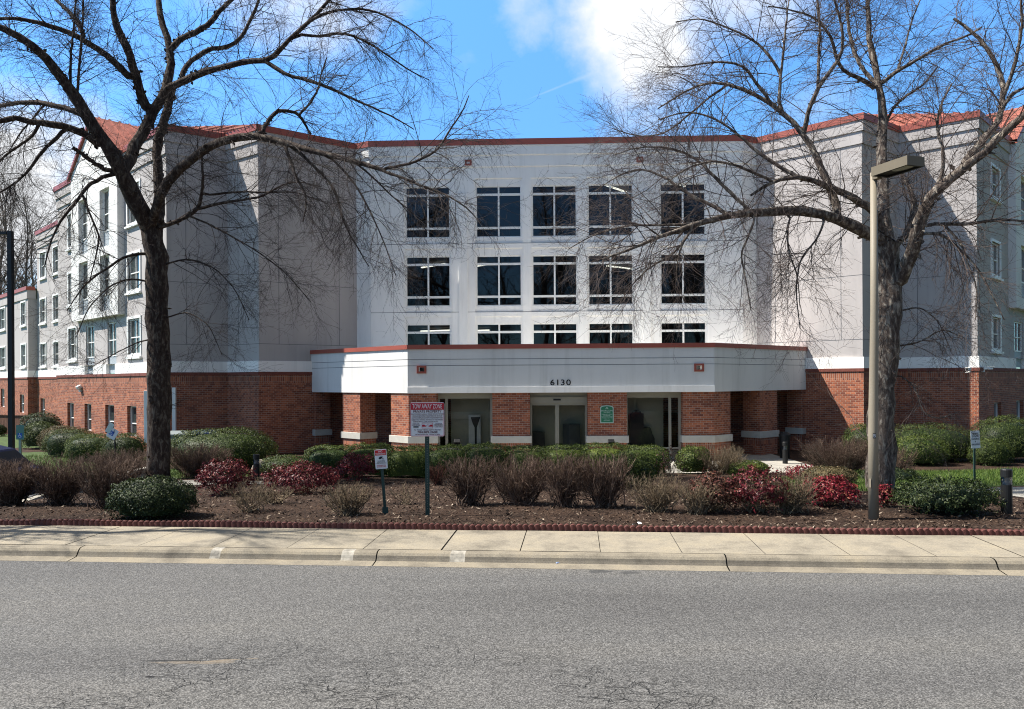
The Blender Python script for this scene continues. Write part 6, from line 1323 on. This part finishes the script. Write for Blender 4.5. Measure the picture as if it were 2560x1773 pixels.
for (px, lab) in ((1143, 'small dark floodlight behind the hedge below the left brick pier'), (1528, 'small dark floodlight behind the hedge below the green plaque')):
    c = at(px, 1107, 24.6); e = empty('floodlight', (c.x, c.y, -0.6), lab, 'floodlight', 'floodlights behind the hedge'); mb = MB(); mb.tube([(c.x, c.y, -.6), (c.x, c.y, c.z)], .02, 8); mb.build('stake', DARKM, e); mb = MB(); mb.box(c + Vector((0, 0, .02)), (.2, .16, .12), (XR, Vector((0, .8, .6)), Vector((0, -.6, .8)))); mb.build('head', DARKM, e, bevel=.01)
# boulder, litter, fence
def blob(name, c, r, mat, seed, label, cat, sq=(1, 1, .8)):
    bm = bmesh.new(); bmesh.ops.create_icosphere(bm, subdivisions=3, radius=1); rs_ = np.random.RandomState(seed); f = rs_.normal(size=(5, 3)) * 1.6
    for v in bm.verts:
        k = 1 + 0.09 * sum(math.sin(v.co.dot(Vector(q)) * 1.3 + i_) for i_, q in enumerate(f)); v.co = Vector((v.co.x * r * sq[0], v.co.y * r * sq[1], v.co.z * r * sq[2])) * k
    me = bpy.data.meshes.new(name); bm.to_mesh(me); bm.free(); me.materials.append(mat)
    for p in me.polygons: p.use_smooth = True
    o = bpy.data.objects.new(name, me); COL.objects.link(o); o.location = c; return tag(o, label, cat)
c = hit(640, 1192); blob('boulder', (c.x, c.y + .3, c.z + .15), 0.36, M('boulder_stone', (0.30, 0.26, 0.21), 0.9, 0.3, 8, .8, 20), 4, 'tan rounded boulder in front of the left bollard light', 'boulder', (0.75, 0.8, 1))
c = hit(1592, 1316); mb = MB(); rr = random.Random(5); g = [[Vector((c.x + (i_ - 2) * .035 + rr.uniform(-.01, .01), c.y + (j - 1) * .05, c.z + .02 + rr.uniform(0, .05))) for i_ in range(5)] for j in range(3)]
for j in range(2):
    for i_ in range(4):
        n0 = len(mb.v); mb.v += [tuple(q) for q in (g[j][i_], g[j][i_ + 1], g[j + 1][i_ + 1], g[j + 1][i_])]; mb.f.append((n0, n0 + 1, n0 + 2, n0 + 3)); mb.m.append(0)
me_o = mb.build('paper_scrap', M('paper', (0.72, 0.73, 0.75), 0.8, 0.03), None, c, uv=False); bm = bmesh.new(); bm.from_mesh(me_o.data); bmesh.ops.remove_doubles(bm, verts=bm.verts, dist=1e-5); bm.to_mesh(me_o.data); bm.free(); tag(me_o, 'crumpled white paper scrap lying on the mulch by the edging', 'litter')
a_, b_2 = ray(1395, 1411); Yp = (CZ + 0.09) / -b_2; mb = MB(); mb.box((a_ * Yp, Yp, -0.07), (0.06, 0.03, 0.02), (Vector((.9, .4, 0)), Vector((-.4, .9, 0)), UP)); tag(mb.build('paper_scrap', M('blue_wrapper', (0.25, 0.33, 0.55), 0.5), None, (a_ * Yp, Yp, -0.08), bevel=0.006), 'small pale blue wrapper in the gutter below the white kerb patch', 'litter')
WOODF = M('fence_wood', (0.12, 0.055, 0.035), 0.85, 0.3, 6, .3, 30)
f0, f1 = at(-60, 1035, 47), at(74, 1035, 44.5); fe = empty('wooden_fence', ((f0.x + f1.x) / 2, (f0.y + f1.y) / 2, -0.61), 'brown wooden board fence at the far left edge', 'fence')
tf = (Vector((f1.x, f1.y, 0)) - Vector((f0.x, f0.y, 0))); Lf = tf.length; tf.normalize(); nf = Vector((tf.y, -tf.x, 0)); mb = MB(); k = int(Lf / 0.15)
ptsf = []
for j in range(k + 1):
    for (da, dn) in ((0.0, 0.0), (0.132, 0.0), (0.134, -0.015), (0.148, -0.015)): ptsf.append((j * 0.15 + da, dn))
for (s0, n0), (s1_, n1) in zip(ptsf, ptsf[1:]):
    A = Vector((f0.x, f0.y, 0)) + tf * s0 + nf * n0; B = Vector((f0.x, f0.y, 0)) + tf * s1_ + nf * n1; mb.poly([(A.x, A.y, -.6), (B.x, B.y, -.6), (B.x, B.y, 0.52), (A.x, A.y, 0.52)])
mb.build('boards', WOODF, fe)
mb = MB(); mid = Vector((f0.x, f0.y, 0)) + tf * Lf / 2; mb.box((mid.x, mid.y, 0.535), (Lf + .1, .12, .04), (tf, nf, UP)); mb.build('cap_rail', WOODF, fe)
# bins behind the broad hedge
for (px, y, Y_, w_, col_, nm_, lab) in ((440, 1082, 29.6, 1.0, (0.20, 0.225, 0.225), 'utility_box', 'grey lidded utility box behind the broad shrub by the white pipe'), (508, 1079, 30.6, 0.95, (0.03, 0.05, 0.13), 'recycling_bin', 'dark blue lidded bin behind the broad shrub')):
    c = at(px, y, Y_); e = empty(nm_, (c.x, c.y, -0.61), lab, 'bin'); mt = M(nm_ + '_paint', col_, 0.35, .05)
    mb = MB(); mb.box((c.x, c.y, (c.z - .66) / 2), (w_ * .9, .7, c.z + .5)); mb.build('body', mt, e, bevel=.03)
    mb = MB(); zt = c.z - .1; L4 = [(-w_ / 2, -.4), (w_ / 2, -.4), (w_ / 2, .4), (-w_ / 2, .4)]; mb.prism([(c.x + q[0], c.y + q[1]) for q in L4], zt, zt + .06)
    n0 = len(mb.v); mb.v += [(c.x + q[0], c.y + q[1], zt + .0602) for q in L4] + [(c.x + q[0] * .5, c.y + q[1] * .5, zt + .17) for q in L4]
    for j in range(4): mb.f.append((n0 + j, n0 + (j + 1) % 4, n0 + 4 + (j + 1) % 4, n0 + 4 + j)); mb.m.append(0)
    mb.f.append((n0 + 4, n0 + 5, n0 + 6, n0 + 7)); mb.m.append(0); mb.build('lid', mt, e)
# parked car at the left edge
NAVY = M('navy_car_paint', (0.010, 0.014, 0.045), 0.6, 0.05, 1, 0, 1, 0, False, 0.12); CGLASS = M('car_glass', (0.006, 0.008, 0.014), 0.3, 0.02, 1, 0, 1, 0, False, 0.1); TYRE = M('tyre', (0.015, 0.015, 0.015), 0.9); RIM = M('rim', (0.35, 0.35, 0.36), 0.3, .05, 1, 0, 1, .8)
cx0 = -13.35; cy0 = 17.6; cz = -0.5; e = empty('parked_car', (cx0, cy0, cz), 'dark navy car cut by the left edge behind the twig shrubs', 'car')
prof = [(-2.2, .35), (-2.2, .75), (-1.9, .88), (-1.1, .95), (-.4, 1.40), (.2, 1.5), (1.2, 1.46), (1.55, 1.38), (2.0, 1.0), (2.18, .92), (2.22, .5), (2.1, .3)]
mb = MB(); secs = []
for (wy, sc) in ((-.88, 0.0), (-.8, 1), (.8, 1), (.88, 0)):
    row = []
    for (x, z) in prof:
        zz_ = z if z < .96 else z; yy = wy if z < .96 else wy * 0.8
        if sc == 0: x, zz_ = x * .97, .35 + (zz_ - .35) * .93
        row.append(Vector((cx0 + x, cy0 + yy, cz + zz_)))
    secs.append(row)
idx0 = len(mb.v)
for r_ in secs: mb.v += [tuple(q) for q in r_]
kk = len(prof)
for s_i in range(3):
    for j in range(kk): mb.f.append((idx0 + s_i * kk + j, idx0 + s_i * kk + (j + 1) % kk, idx0 + (s_i + 1) * kk + (j + 1) % kk, idx0 + (s_i + 1) * kk + j)); mb.m.append(0)
mb.f.append(tuple(idx0 + j for j in range(kk))); mb.m.append(0); mb.f.append(tuple(idx0 + 3 * kk + j for j in reversed(range(kk)))); mb.m.append(0)
mb.build('body', NAVY, e, bevel=.03)
mb = MB(); yq = cy0 - .718
mb.poly([(cx0 - .95, yq - .06, cz + .98), (cx0 + 1.7, yq - .06, cz + 1.0), (cx0 + 1.35, yq + .055, cz + 1.36), (cx0 - .35, yq + .055, cz + 1.36)]); mb.build('side_window', CGLASS, e)
mb = MB(); mb.poly([(cx0 + 1.62, cy0 - .55, cz + 1.345), (cx0 + 2.0, cy0 - .58, cz + 1.03), (cx0 + 2.0, cy0 + .58, cz + 1.03), (cx0 + 1.62, cy0 + .55, cz + 1.345)]); mb.build('rear_window', CGLASS, e)
for (x, y) in ((-1.35, -.86), (1.35, -.86), (-1.35, .86), (1.35, .86)):
    mb = MB(); mb.tube([(cx0 + x, cy0 + y - .09, cz + .32), (cx0 + x, cy0 + y + .09, cz + .32)], .32, 24); w_o = mb.build('wheel', TYRE, e); mb = MB(); sg = -1 if y < 0 else 1; mb.tube([(cx0 + x, cy0 + y + sg * .08, cz + .32), (cx0 + x, cy0 + y + sg * .098, cz + .32)], .2, 20); mb.build('rim', RIM, w_o)
